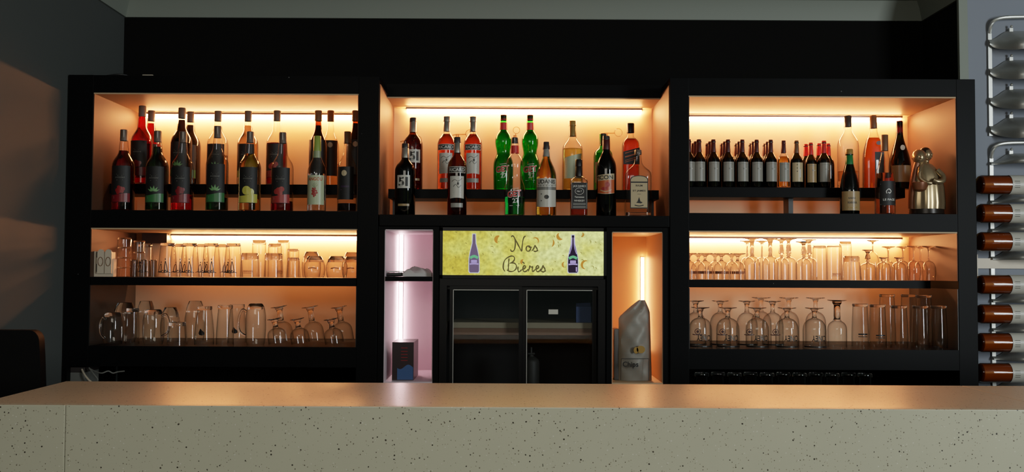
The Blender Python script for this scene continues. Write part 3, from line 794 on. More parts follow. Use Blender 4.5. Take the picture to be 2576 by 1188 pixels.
def exri(root, R, H):
    w = wrapper(R, off=.0006); w2 = wrapper(R, off=.0012); w3 = wrapper(R, off=.0018); h = R*1.05
    a = lab(root, 'label', 'label_white', lambda b: patch(b, w, -h*.94, h*.94, .535*H, .615*H))
    lab(a, 'plaque', 'ink', lambda b: patch(b, w2, -h*.88, h*.88, .543*H, .607*H))
    lab(a, 'lettering', 'ink_white', lambda b: letters(b, w3, 'RICARD', 0, .575*H, h*1.55, .042*H))
    s = lab(root, 'label', 'label_white', lambda b: patch(b, w, -h*.72, h*.72, lambda x: (.215+.006*math.cos(x/h*3))*H, .495*H))
    lab(s, 'print', 'ink', lambda b: (stroke(b, w2, [(-h*.5, .425*H), (-h*.2, .45*H), (h*.1, .43*H), (h*.5, .465*H)], .0018, 4), ellipse(b, w2, h*.1, .40*H, .004, .006), stroke(b, w2, [(-h*.4, .31*H), (h*.45, .312*H)], .0012, 1), stroke(b, w2, [(-h*.35, .285*H), (h*.4, .287*H)], .0012, 1)))
    lab(s, 'print', 'ink_grey', lambda b: (stroke(b, w2, [(-h*.35, .36*H), (-h*.1, .39*H), (h*.15, .35*H), (h*.4, .38*H)], .003, 4), stroke(b, w2, [(-h*.45, .25*H), (h*.45, .252*H)], .001, 1)))
    lab(root, 'label', 'label_grey', lambda b: patch(b, w, -h*.62, h*.62, .10*H, .155*H))
def mkri(H, liq, lv, pour, g='glass_b'):
    b = make_bottle('pastis_bottle', 'bottle', .0415, H, PRI, g, (liq, lv), [('neck_foil', 'foil_silver', .80, .93, .0150, .0145), ('screw_cap', 'cap_dark' if pour else 'foil_silver', .93, 1.0, .0160, .0155)], exri)
    if pour: pourer(b, H)
    return b
put(mkri(Hfor(1149, 346, YF, zS), 'pastis_brown', .62, True, 'browng'), 1150, YF, zS, 'brown pastis bottle with black name plaque in the front row, pourer on top', GC, rz=.03)
rb = mkri(Hfor(1122, 294, YT, zT), 'pastis_red', .76, False)
put(rb, 1123, YT, zT, 'red-orange pastis bottle with grey foil on the riser, nearer the numbered bottles', GD, rz=-.05)
put(rb, 1189, YT, zT, 'red-orange pastis bottle with grey foil on the riser, nearer the green bottles', GD, rz=.05, copy=True)
# hour-glass mint liqueur
GET = [(.6, 0), (.93, .002), (.97, .02), (1, .20), (1, .325), (.93, .395), (.77, .45), (.68, .49), (.70, .535), (.79, .59), (.83, .64), (.80, .69), (.66, .735), (.47, .77), (.365, .795), (.345, .84), (.345, .99)]
def exget(root, R, H):
    w = wrapper(R, off=.0008); w2 = wrapper(R, off=.0014)
    l = lab(root, 'label', 'ink_white', lambda b: (letters(b, w, 'GET', -.0028, .272*H, R*1.42, .082*H, .12), letters(b, w, 'GET', -.0008, .278*H, R*1.38, .082*H, .12)))
    lab(l, 'lettering', 'cap_red', lambda b: letters(b, w2, 'GET', -.002, .275*H, R*1.35, .072*H, .12))
    lab(l, 'lettering', 'ink_white', lambda b: letters(b, w2, '27', .004, .19*H, R*.62, .06*H, .12))
    lab(l, 'print', 'ink_white', lambda b: stroke(b, w2, [(-R*.5, .125*H), (R*.45, .13*H)], .0018, 1))
    lab(l, 'print', 'ink_white', lambda b: [stroke(b, w2, [(-R*.3+i*.005, .335*H+i*.0006), (-R*.3+i*.005+.0036, .335*H+i*.0006+.0006)], .0022, 1) for i in range(6)])
    lab(root, 'neck_label', 'cap_red', lambda b: patch(b, wrapper(.0165, off=.001), -.05, .05, .80*H, .895*H, 14))
def mkget(H, lv, pour):
    b = make_bottle('mint_liqueur_bottle', 'bottle', .0445, H, GET, 'glass_b' if pour else 'emeraldg', ('mint_green', lv), ('screw_cap', 'cap_dark' if pour else 'cap_red', .93, 1.0, .0155, .0150), exget)
    if pour: pourer(b, H, up=True)
    return b
put(mkget(Hfor(1295, 347, YF, zS), .24, True), 1295, YF, zS, 'clear waisted mint liqueur bottle, nearly empty, front row with ring pourer', GC)
gb = mkget(Hfor(1266, 290, YT, zT), .80, False)
put(gb, 1266, YT, zT, 'full green waisted liqueur bottle with red cap, beside the red-orange bottles', GD, rz=-.04)
put(gb, 1333, YT, zT, 'full green waisted liqueur bottle with red cap, beside the yellow bottle', GD, rz=.04, copy=True)
# yellow aperitif with pale label
UD = [(.6, 0), (.95, .002), (1, .015), (1, .50), (.97, .56), (.84, .63), (.62, .70), (.44, .76), (.37, .80), (.34, .90), (.34, .99)]
def exud(root, R, H):
    w = wrapper(R, off=.0006); w2 = wrapper(R, off=.0012); h = R*1.15
    l = lab(root, 'label', 'label_white', lambda b: patch(b, w, -h, h, lambda x: (.125-.01*math.cos(x/h*1.5))*H, .50*H))
    lab(l, 'lettering', 'ink', lambda b: letters(b, w2, 'UDANIS', 0, .455*H, h*1.62, .055*H))
    lab(l, 'print', 'ink_grey', lambda b: (patch(b, w2, -h*.98, h*.98, .345*H, .385*H), patch(b, w2, -h*.98, h*.98, .41*H, .415*H), [patch(b, w2, -h*.8+i*.012, -h*.8+i*.012+.007, .395*H, .405*H, 2) for i in range(6)]))
    lab(l, 'emblem', 'ink', lambda b: (ellipse(b, w2, 0, .25*H, .010, .009), ellipse(b, w2, -.022, .29*H, .002, .003, 8), ellipse(b, w2, -.022, .2*H, .002, .003, 8)))
b = make_bottle('aniseed_bottle', 'bottle', .0435, Hfor(1374, 358, YF, zS), UD, 'glass_b', ('gold', .80), [('neck_label', 'label_grey', .80, .90, .0160, .0155), ('screw_cap', 'cap_dark', .90, 1.0, .0158, .0150)], exud)
put(b, 1374, YF, zS, 'golden bottle with white and grey band label and grey cap, front row', GC)
# square whiskey
JD = [(.7, 0), (.96, .002), (1, .02), (1, .585), (.96, .63), (.70, .67), (.46, .70), (.40, .74), (.37, .84), (.37, .99)]
def exjd(root, R, H):
    w = wrapper(d=R, off=.0008); w2 = wrapper(d=R, off=.0014); h = R*.92
    l = lab(root, 'label', 'label_black', lambda b: patch(b, w, -h, h, .12*H, .58*H))
    def wr(b):
        letters(b, w2, "JACK DANIEL'S", 0, .515*H, h*1.6, .045*H)
        stroke(b, w2, [(.55*h*math.cos(a), .43*H+.014*math.sin(a)) for a in [i*2*PI/16 for i in range(17)]], .0016, 1)
        letters(b, w2, 'No 7', 0, .43*H, h*.6, .03*H)
        letters(b, w2, 'Tennessee', 0, .33*H, h*1.2, .032*H); letters(b, w2, 'WHISKEY', 0, .265*H, h*1.35, .032*H)
        for z in (.22, .195, .165, .145): stroke(b, w2, [(-h*.8, z*H), (h*.8, z*H)], .0014, 1)
        for s in (-1, 1): stroke(b, w2, [(s*h*.95, .13*H), (s*h*.95, .57*H)], .0010, 1)
    lab(l, 'lettering', 'ink_white', wr)
b = make_bottle('whiskey_bottle', 'bottle', .0365, Hfor(1456, 402, YF, zS), JD, 'glass_b', ('whisky', .56), [('neck_wrap', 'cap_black', .70, .88, .0155, .0148), ('screw_cap', 'cap_black', .88, 1.0, .0155, .0150)], exjd, pw=6.0, seg=32)
put(b, 1456, YF, zS, 'square whiskey bottle with black label and black cap, front row', GC)
# bitter orange aperitif
PIC = [(.6, 0), (.95, .002), (1, .015), (1, .55), (.985, .61), (.90, .67), (.70, .725), (.48, .775), (.38, .81), (.35, .86), (.35, .99)]
def expic(root, R, H):
    w = wrapper(R, off=.0006); w2 = wrapper(R, off=.0012); w3 = wrapper(R, off=.0018); s = -.008; h = R*.92
    l = lab(root, 'label', 'label_cream', lambda b: patch(b, w, s-h, s+h, lambda x: (.285-.015*math.cos((x-s)/h*1.5))*H, lambda x: (.515+.012*math.sin((x-s)/h))*H))
    lab(l, 'print', 'ink_orange', lambda b: patch(b, w2, s-h*.98, s+h*.98, lambda x: (.29-.015*math.cos((x-s)/h*1.5))*H, lambda x: (.44+.01*math.sin((x-s)/h))*H))
    lab(l, 'lettering', 'ink', lambda b: letters(b, w2, 'PICON', s-.008, .475*H, h*2.0, .05*H, .04))
    lab(l, 'print', 'strawberry', lambda b: (ellipse(b, w3, s+.006, .385*H, .010, .012), ellipse(b, w3, s-.006, .335*H, .014, .008)))
    lab(l, 'print', 'label_cream', lambda b: stroke(b, w3, [(s-h*.6, .32*H), (s, .30*H), (s+h*.6, .325*H)], .003, 4))
b = make_bottle('aperitif_bottle', 'bottle', .0430, Hfor(1525, 343, YF, zS), PIC, 'olive', ('black_syrup', .72), [('neck_foil', 'cap_wine', .83, .955, .0165, .0158), ('screw_cap', 'cap_dark', .955, 1.0, .0158, .0150)], expic)
pourer(b, Hfor(1525, 343, YF, zS))
put(b, 1525, YF, zS, 'dark aperitif bottle with cream and orange label, pourer on top, front row', GC, rz=.06)
# flat shouldered rum
RH = [(.75, 0), (.97, .002), (1, .02), (1, .60), (.96, .655), (.80, .70), (.52, .745), (.33, .80), (.27, .86), (.25, .93), (.28, .935), (.28, .97)]
def exrh(root, R, H):
    d = R*.62; w = wrapper(d=d, off=.0008); w2 = wrapper(d=d, off=.0013); w3 = wrapper(d=d, off=.0018); h = R*.68
    arch = lambda hh, z: (lambda x: z*H + .05*H*math.sqrt(max(0, 1-(x/hh)**2)))
    l = lab(root, 'label', 'ink', lambda b: patch(b, w, -h, h, .115*H, arch(h, .555)))
    lab(l, 'print', 'label_cream', lambda b: patch(b, w2, -h*.92, h*.92, .13*H, .495*H))
    lab(l, 'print', 'label_cream', lambda b: patch(b, w2, -h*.92, h*.92, .515*H, arch(h*.92, .545)))
    def wr(b):
        letters(b, w3, 'RHUM', 0, .455*H, h*.75, .028*H); letters(b, w3, 'ST JAMES', 0, .375*H, h*1.45, .034*H)
        fan(b, w3, [(-h*.35, .20*H), (-h*.2, .215*H), (0, .285*H), (h*.15, .22*H), (h*.4, .205*H), (h*.2, .19*H)])
        stroke(b, w3, [(-h*.5, .165*H), (0, .152*H), (h*.5, .165*H)], .004, 4); stroke(b, w3, [(-h*.2, .33*H), (h*.2, .33*H)], .0012, 1)
    lab(l, 'lettering', 'ink', wr)
b = make_bottle('rum_bottle', 'bottle', .0555, Hfor(1605, 378, YF, zS), RH, 'glass_b', ('water', .06), ('screw_cap', 'cap_grey', .93, 1.0, .0155, .0150), exrh, pw=4.5, ry=.62, seg=32)
put(b, 1605, YF, zS, 'clear flat rum bottle with arched cream label, end of the front row', GC)
# riser: tequila, green liqueur, red label whisky
TQ = [(.7, 0), (.96, .002), (1, .02), (1, .57), (.95, .63), (.76, .675), (.50, .72), (.40, .76), (.36, .82), (.33, .92), (.33, .99)]
def extq(root, R, H):
    w = wrapper(R, off=.0006); w2 = wrapper(R, off=.0012); h = R*.95
    l = lab(root, 'label', 'label_green', lambda b: patch(b, w, -h, h, .17*H, lambda x: (.46+.07*(x+h)/(2*h))*H))
    def wr(b):
        for z, k in ((.42, .5), (.37, .8), (.335, .7), (.30, .8), (.265, .6), (.235, .8), (.205, .7)): stroke(b, w2, [(-h*k, z*H), (h*k, (z+.004)*H)], .0022, 1)
        stroke(b, w2, [(-h*.95, .455*H), (h*.95, .515*H)], .003, 1)
    lab(l, 'print', 'olive_print', wr)
b = make_bottle('tequila_bottle', 'bottle', .0455, Hfor(1439, 305, YT, zT), TQ, 'glass_b', ('tequila', .60), [('neck_foil', 'cap_gold', .78, .93, .0165, .0145), ('screw_cap', 'cap_gold', .93, 1.0, .0165, .0160)], extq)
put(b, 1440, YT, zT, 'yellow-green bottle with pale slanted label on the riser behind whiskey', GD)
GR = [(.7, 0), (.96, .002), (1, .02), (1, .60), (.93, .67), (.74, .715), (.50, .75), (.40, .79), (.38, .84), (.38, .99)]
b = make_bottle('liqueur_bottle', 'bottle', .043, Hfor(1517, 337, .29, zT), GR, 'emeraldg', ('mint_green', .66), ('screw_cap', 'cap_wine', .80, 1.0, .0165, .0160), lambda root, R, H: lab(root, 'label', 'label_black', lambda b: patch(b, wrapper(R), -R, R, .15*H, .50*H)))
put(b, 1517, .29, zT, 'bright green liqueur bottle half hidden behind the dark aperitif bottle', GD)
JW = [(.75, 0), (.97, .002), (1, .015), (1, .66), (.94, .715), (.72, .755), (.48, .79), (.40, .82), (.38, .86), (.38, .99)]
def exjw(root, R, H):
    w = wrapper(d=R, off=.0008); w2 = wrapper(d=R, off=.0014); h = R*.98
    l = lab(root, 'label', 'label_black', lambda b: patch(b, w, -h, h, lambda x: (.385+.0*x)*H, lambda x: (.60+.03*(x/h))*H))
    lab(l, 'print', 'ink_orange', lambda b: [stroke(b, w2, [(-h*.8, (z)*H), (h*.8, (z+.055)*H)], t, 1) for z, t in ((.545, .003), (.49, .005), (.44, .002), (.415, .002))])
b = make_bottle('whisky_bottle', 'bottle', .0365, Hfor(1585, 311, YT, zT), JW, 'glass_b', ('orange_red', .77), ('screw_cap', 'cap_black', .86, 1.0, .0170, .0165), exjw, pw=6.0, seg=32)
put(b, 1586, YT, zT, 'square bottle of orange-red whisky with black slanted label, riser', GD)

# --- right cabinet: small wine bottles
zS, zT = Zs, TIERR
WB = [(.6, 0), (.94, .002), (1, .018), (1, .50), (.98, .56), (.88, .615), (.66, .67), (.46, .72), (.41, .76), (.395, .93), (.42, .94), (.42, .96), (.395, .965), (.395, .995)]
def exw(lm, wide=1.0, crest=True):
    def f(root, R, H):
        w = wrapper(R, off=.0006); w2 = wrapper(R, off=.0011); h = R*.98*wide
        l = lab(root, 'label', lm, lambda b: patch(b, w, -h, h, .12*H, .525*H, 12))
        if crest:
            lab(l, 'print', 'ink_grey', lambda b: (stroke(b, w2, [(-h*.7, .475*H), (0, .49*H), (h*.7, .475*H)], .0016, 4), stroke(b, w2, [(-h*.6, .25*H), (h*.6, .25*H)], .0007, 1), stroke(b, w2, [(-h*.5, .215*H), (h*.5, .215*H)], .0007, 1), ellipse(b, w2, 0, .385*H, .0028, .004, 10)))
            lab(l, 'print', 'ink_white', lambda b: ellipse(b, w2, h*.4, .38*H, .002, .0025, 8))
    return f
Hw = Hfor(1831, 352, .205, zT)
wine = make_bottle('wine_bottle', 'wine bottle', .0272, Hw, WB, 'olive', ('wine_dark', .60), ('capsule', 'cap_wine', .735, 1.0, .0118, .0112), exw('label_grey'), seg=22)
wpx = [1733, 1759, 1795, 1831.5, 1867.5, 1903.5, 1939]
GW = 'small wine bottles on the raised shelf'
for i, px in enumerate(wpx):
    put(wine, px, .205, zT, ['small dark wine bottle mostly hidden by the black post', 'first full small red wine bottle from the post, grey label, front'][i] if i < 2 else
        ORD[i-1] + ' small dark wine bottle from the post, grey label, front row', GW, copy=i > 0)
whitew = make_bottle('wine_bottle', 'wine bottle', .0272, Hw*.985, WB, 'glass_b', ('white_wine', .66), ('capsule', 'cap_wine', .735, 1.0, .0118, .0112), exw('label_grey'), seg=22)
put(whitew, 1971.5, .205, zT, 'small yellow white-wine bottle ending the row of dark ones', GW)
def exw2(root, R, H):
    exw('label_cream', .98, False)(root, R, H)
    l = [c for c in root.children if c.name.startswith('label')][0]; w2 = wrapper(R, off=.0011)
    lab(l, 'print', 'ink', lambda b: [stroke(b, w2, [(-.006, (.33+.07*i)*H), (-.003, (.345+.07*i)*H)], .003, 1) for i in range(3)])
    lab(l, 'print', 'ink_white', lambda b: patch(b, w2, .005, .011, .21*H, .38*H, 3))
bw = make_bottle('wine_bottle', 'wine bottle', .0272, Hw*.985, WB, 'olive', ('wine_dark', .60), ('capsule', 'cap_brown', .735, 1.0, .0118, .0112), exw2, seg=22)
put(bw, 2004, .205, zT, 'small dark wine bottle with tan cap and cream label', GW)
rw = make_bottle('wine_bottle', 'wine bottle', .0262, Hw*.955, WB, 'olive', ('wine_dark', .60), ('capsule', 'cap_red', .735, 1.0, .0112, .0108), exw('label_kraft', .9), seg=22)
put(rw, 2040, .225, zT, 'small dark wine bottle with red cap, set slightly back next to tan cap', GW)
rw2 = make_bottle('wine_bottle', 'wine bottle', .0272, Hw*.985, WB, 'olive', ('wine_dark', .60), ('capsule', 'cap_red', .735, 1.0, .0118, .0112), exw('label_grey', 1.0), seg=22)
put(rw2, 2073, .205, zT, 'small red-capped wine bottle with grey label ending the front row', GW)
# hidden rows behind: only capsules and shoulders show
wine_b = make_bottle('wine_bottle', 'wine bottle', .0272, Hw, WB, 'olive', ('white_wine', .62), ('capsule', 'cap_wine', .735, 1.0, .0118, .0112), None, seg=18)
k = 0
for row, (Y, off) in enumerate(((.270, -7.5), (.335, -14))):
    for i, px in enumerate([1759, 1795, 1831.5, 1867.5, 1903.5, 1939]):
        put(wine_b, px+off, Y, zT, ORD[i] + ' wine bottle from the post in the ' + ['second', 'third'][row] + ' row, only dark cap and shoulder showing', 'small wine bottles behind the front row', copy=k > 0); k += 1
rwb = make_bottle('wine_bottle', 'wine bottle', .0265, Hw*.97, WB, 'olive', ('wine_dark', .62), ('capsule', 'cap_red', .735, 1.0, .0115, .0110), None, seg=18)
put(rwb, 2028, .295, zT, 'red-capped wine bottle just behind the set-back one', 'red-capped wine bottles behind')
put(rwb, 2061, .270, zT, 'red-capped wine bottle half behind the row-end bottle, towards the tan cap', 'red-capped wine bottles behind', copy=True)
put(rwb, 2084, .275, zT, 'red-capped wine bottle behind the row-end bottle, towards the clear bottle', 'red-capped wine bottles behind', copy=True)
# tall bottles
GT = 'tall bottles beside the figurine'
CL = [(.6, 0), (.95, .002), (1, .015), (1, .58), (.93, .645), (.70, .705), (.48, .755), (.38, .80), (.35, .84), (.35, .99)]
b = make_bottle('vodka_bottle', 'bottle', .0465, Hfor(2134, 292, .26, zT), CL, 'glass_b', ('pale_syrup', .24), ('screw_cap', 'cap_dark', .85, 1.0, .0165, .0160))
put(b, 2134, .26, zT, 'tall clear bottle with dark cap standing behind the small dark bottle', GT)
CG = [(.7, 0), (.96, .002), (1, .015), (1, .40), (.93, .50), (.74, .62), (.60, .68), (.52, .70), (.40, .76), (.34, .82), (.31, .99)]
def excg(root, R, H):
    w = wrapper(d=R*.6, off=.0008)
    lab(root, 'label', 'label_black', lambda b: patch(b, w, -R*.1, R*.75, .10*H, .50*H))
    lab(root, 'seal', 'cap_wine', lambda b: ellipse(b, wrapper(d=R*.62, off=.0008), R*.28, .62*H, .012, .009))
b = make_bottle('cognac_bottle', 'bottle', .0475, Hfor(2196, 292, .27, zT), CG, 'glass_b', ('cognac', .70), ('screw_cap', 'cap_brown', .83, 1.0, .0165, .0155), excg, pw=3.2, ry=.62, seg=32)
put(b, 2198, .27, zT, 'tapered orange cognac bottle with brown cap on the riser', GT)
AR = [(.6, 0), (.95, .002), (1, .02), (1, .34), (.95, .42), (.80, .52), (.60, .62), (.44, .70), (.34, .77), (.31, .84), (.30, .99)]
def exar(root, R, H):
    w = wrapper(R, off=.0006)
    lab(root, 'label', 'label_kraft', lambda b: patch(b, w, -R*1.2, R*1.2, .10*H, .34*H))
    ws = lambda x, z: (x, -(R*.66+.0025), z)
    lab(root, 'seal', 'label_kraft', lambda b: ellipse(b, ws, 0, .60*H, .0105, .012))
H_ = Hfor(2260, 305, .27, zT)
b = make_bottle('brandy_bottle', 'bottle', .0475, H_, AR, 'dkgreen', ('black_syrup', .70), [('capsule', 'cap_red', .80, 1.0, .0150, .0140)], exar)
put(b, 2264, .27, zT, 'bulbous dark bottle with red capsule and round seal beside the figurine', GT)
CI = [(.6, 0), (.94, .002), (1, .02), (1, .36), (.96, .43), (.80, .56), (.58, .68), (.42, .77), (.36, .83), (.35, .90), (.40, .905), (.40, .925), (.34, .93), (.34, .985)]
def exci(root, R, H):
    w = wrapper(R, off=.0006); w2 = wrapper(R, off=.0012); h = R*1.2
    l = lab(root, 'label', 'label_kraft', lambda b: patch(b, w, -h, h, .06*H, .35*H))
    lab(l, 'print', 'ink', lambda b: ([stroke(b, w2, [(-.018+i*.006, .235*H), (-.016+i*.006, .262*H), (-.0135+i*.006, .235*H)], .0018, 1) for i in range(5)], [stroke(b, w2, [(-.02+i*.0065, .165*H), (-.0195+i*.0065, .20*H), (-.015+i*.0065, .165*H)], .002, 1) for i in range(6)]))
    lab(l, 'print', 'cap_gold', lambda b: stroke(b, w2, [(-.02, .11*H), (0, .10*H), (.02, .11*H)], .004, 4))
b = make_bottle('cider_bottle', 'bottle', .0405, Hfor(2137, 376, .10, zS), CI, 'olive', ('black_syrup', .62), [('neck_label', 'cap_gold', .67, .76, .0215, .0175), ('foil', 'foil_green', .76, .92, .0175, .0150), ('crown_cap', 'cap_gold', .92, 1.0, .0165, .0158)], exci)
put(b, 2137, .10, zS, 'short dark bottle with green foil and tan label, front of shelf', GT)
RO = [(.6, 0), (.95, .002), (1, .02), (1, .33), (.96, .41), (.84, .52), (.66, .62), (.48, .70), (.38, .76), (.35, .81), (.33, .99)]
def exro(root, R, H):
    w = wrapper(R, off=.0006); w2 = wrapper(R, off=.0012); h = R*.86
    l = lab(root, 'label', 'label_black', lambda b: patch(b, w, -h, h*1.1, .115*H, .415*H))
    lab(l, 'lettering', 'ink_white', lambda b: (letters(b, w2, 'LE PAGE', .002, .185*H, h*1.4, .026*H), stroke(b, w2, [(-.008, .26*H), (-.010, .29*H), (0, .315*H), (.009, .29*H), (.004, .265*H), (-.003, .275*H)], .0035, 5), stroke(b, w2, [(-h*.9, .125*H), (h, .125*H)], .001, 1), stroke(b, w2, [(-h*.9, .375*H), (h, .375*H)], .001, 1)))
b = make_bottle('wine_bottle', 'wine bottle', .0425, Hfor(2226, 340, .10, zS), RO, 'glass_b', ('rose', .52), ('capsule', 'cap_brown', .80, 1.0, .0155, .0150), exro)
put(b, 2226, .10, zS, 'clear bell-shaped bottle with black label and bronze capsule, front of shelf', GT)
# figurine
fg = thing('figurine', 'glossy golden figurine of two robed figures leaning together with a bowl', 'figurine', (at(2336, 530, .09).x-.008, .09, Zs+.0008))
kx = scl(.09)
bm = bmesh.new()
loops = []
FP = [(42, 38, 14, 2), (43, 40, 30, 2), (40, 37, 70, 2), (37, 33, 95, -1), (31, 28, 112, -3), (21, 20, 126, -5), (10, 10, 135, -7)]
for rx, rr, z, cx in FP:
    fold = .055 if z < 90 else .02
    loops.append([bm.verts.new(((cx + rx*math.cos(a)*(1+fold*math.sin(9*a)))*kx, rr*math.sin(a)*(1+fold*math.sin(9*a))*kx*.8, z*kx)) for a in [i*2*PI/54 for i in range(54)]])
for a, b_ in zip(loops, loops[1:]):
    for i in range(54): bm.faces.new((a[i], a[(i+1) % 54], b_[(i+1) % 54], b_[i]))
bm.faces.new(list(reversed(loops[0]))); bm.faces.new(loops[-1])
finish(bm, 'robe', 'gold_glaze', fg, ang=60)
bm = bmesh.new(); rings(bm, [(38*kx, 36*kx, 0), (42*kx, 38*kx, 3*kx), (41*kx, 37*kx, 14.5*kx)], 30); finish(bm, 'plinth', 'dark_glaze', fg)
def head(cx, cz, cy, r, tilt, name, hm):
    bm = bmesh.new(); c = Vector((cx*kx, cy, cz*kx))
    ball(bm, c, r*kx, r*kx, r*1.12*kx, 18, 14)
    f = Vector((math.sin(tilt), -math.cos(tilt), 0))
    ball(bm, c+f*r*kx*.98+Vector((0, 0, -.1*r*kx)), r*.16*kx, r*.18*kx, r*.28*kx, 8, 6)
    s = Vector((math.cos(tilt), math.sin(tilt), 0))
    for q in (-1, 1): ball(bm, c+f*r*kx*.9+s*(q*r*.36*kx)+Vector((0, 0, r*.12*kx)), r*.13*kx, r*.13*kx, r*.09*kx, 8, 6)
    ball(bm, c+f*r*kx*.93+Vector((0, 0, -r*.5*kx)), r*.26*kx, r*.1*kx, r*.07*kx, 8, 6)
    tube(bm, [c+Vector((0, 0, -r*kx*.8)), c+Vector((0, 0, -r*kx*1.9))], r*.45*kx, 10)
    h = finish(bm, name, 'gold_glaze', fg, ang=60)
    bm = bmesh.new()
    rr = []
    for i in range(7):
        t = i/6*1.75; rr.append((r*1.08*kx*math.sin(t)+1e-4, r*1.2*kx*math.cos(t)))
    rings(bm, rr[::-1], 18, capb=False); 
    bmesh.ops.transform(bm, matrix=Matrix.Translation(c - f*r*kx*.16 + Vector((0, 0, r*.06*kx))), verts=bm.verts)
    finish(bm, 'hair', hm, h, ang=60)
head(-21, 145, -.014, 16.5, -.2, 'head', 'gold_glaze'); head(4, 154, .016, 15.5, .5, 'head', 'dark_glaze')
bm = bmesh.new(); tube(bm, [Vector(p)*kx for p in spline([(-16, -12, 128), (-26, -22, 112), (-27, -26, 92), (-14, -32, 80), (-2, -33, 78)], 5)], [5*kx]*21, 10); finish(bm, 'arm', 'gold_glaze', fg, ang=60)
bm = bmesh.new(); tube(bm, [Vector(p)*kx for p in spline([(20, -18, 112), (30, -26, 96), (26, -32, 84), (12, -34, 82), (2, -33, 86)], 5)], [7*kx]*21, 10); finish(bm, 'arm', 'gold_glaze', fg, ang=60)
bm = bmesh.new(); rings(bm, [(6*kx, 5*kx, 58*kx), (16*kx, 12*kx, 62*kx), (20*kx, 15*kx, 72*kx), (21*kx, 16*kx, 80*kx), (18*kx, 13*kx, 81*kx), (14*kx, 10*kx, 76*kx)], 24)
bmesh.ops.transform(bm, matrix=Matrix.Translation((-27*kx, -24*kx, 0)), verts=bm.verts); finish(bm, 'bowl', 'brown_glaze', fg)
bm = bmesh.new(); tube(bm, [Vector(p)*kx for p in spline([(-26, -10, 136), (-30, -6, 110), (-34, -4, 80), (-36, -2, 50), (-36, 0, 16)], 4)], [6*kx, 7*kx, 8*kx, 9*kx, 9*kx, 10*kx, 10*kx, 10*kx, 10*kx, 10*kx, 10*kx, 10*kx, 10*kx, 10*kx, 10*kx, 10*kx, 10*kx], 12); finish(bm, 'dress', 'brown_glaze', fg, ang=60)

# ------------------------------------------------------------------ glassware
def shell(root, name, prof, mat='glass', seg=26, top=False, bottom=False):
    bm = bmesh.new(); rings(bm, prof, seg, capb=bottom, capt=top); return finish(bm, name, mat, root, ang=45)
def g_pint(R, H, draw=True, r2=.72):
    t = thing('pint_glass', '', 'glass')
    shell(t, 'glass_wall', [(R, 0), (R*.995, .004), (R*r2, H-.012), (R*r2*.96, H-.013)], top=False)
    shell(t, 'thick_base', [(R*r2*.93, H-.0125), (R*r2, H-.010), (R*r2, H-.002), (R*r2*.95, H)], 'base', 26, True, True)
    if draw:
        def w(x, z):
            r = R*(1-(1-r2)*z/H)*.995; return ((r+.0006)*math.sin(x/R), -(r+.0006)*math.cos(x/R), z)
        def pic(b):
            for c, k in ((-.017, .85), (.013, 1.05)):
                ln = 1 if c < 0 else -1
                stroke(b, w, [(c-.006*ln, .020), (c-.002*ln, .045), (c+.004*ln, .058*k+.006)], .0036, 4)
                stroke(b, w, [(c+.006*ln, .020), (c+.008*ln, .040), (c+.005*ln, .058*k+.006)], .0036, 4)
                stroke(b, w, [(c-.006*ln, .020), (c+.006*ln, .020)], .003, 1)
                ellipse(b, w, c+.005*ln, .066*k+.006, .0024, .0042, 8)
            for i in range(5): ellipse(b, w, -.008+i*.006, .024+.003*(i % 2), .0026, .0036, 8)
            stroke(b, w, [(-.034, .019), (-.02, .023), (0, .018), (.02, .021), (.03, .018)], .0030, 3)
        bm = bmesh.new(); pic(bm); finish(bm, 'print', 'ink_dk', t, smooth=False, recalc=False)
    return t
paper('ink_dk', (30, 32, 30)); paper('ink_brown', (120, 66, 34)); paper('ink_black', (14, 13, 12))
def g_tumbler(R, H, base=.028, r2=.93, mark=False, name='tumbler_glass', mat='glass'):
    t = thing(name, '', 'glass')
    shell(t, 'glass_wall', [(R, 0), (R*.995, .003), (R*(r2+.02), H-base)], mat)
    shell(t, 'thick_base', [(R*(r2+.015)*.97, H-base), (R*(r2+.015), H-base+.003), (R*r2, H-.003), (R*(r2-.05), H), (R*.3, H-.004)], 'base', 26, True, True)
    if mark:
        w = lambda x, z: ((R+.0005)*math.sin(x/R), -(R+.0005)*math.cos(x/R), z)
        bm = bmesh.new()
        for i in range(7): stroke(bm, w, [(-.018+i*.006, .022), (-.015+i*.006, .030), (-.013+i*.006, .020)], .0016, 3)
        stroke(bm, w, [(-.02, .018), (.02, .017)], .0015, 1)
        finish(bm, 'print', 'ink_brown', t, smooth=False, recalc=False)
    return t
def g_round(R, H, mark=False):
    t = thing('round_tumbler', '', 'glass')
    shell(t, 'glass_wall', [(R*.86, 0), (R*.93, H*.12), (R, H*.36), (R*.98, H*.56), (R*.88, H*.72)])
    shell(t, 'thick_base', [(R*.86, H*.72), (R*.80, H*.84), (R*.66, H*.95), (R*.58, H), (R*.3, H-.003)], 'base', 26, True, True)
    if mark:
        w = lambda x, z: ((R+.0008)*math.sin(x/R), -(R+.0008)*math.cos(x/R), z)
        bm = bmesh.new(); stroke(bm, w, [(-.018, H*.42), (0, H*.46), (.016, H*.43)], .004, 4); finish(bm, 'print', 'ink_brown', t, smooth=False, recalc=False)
    return t
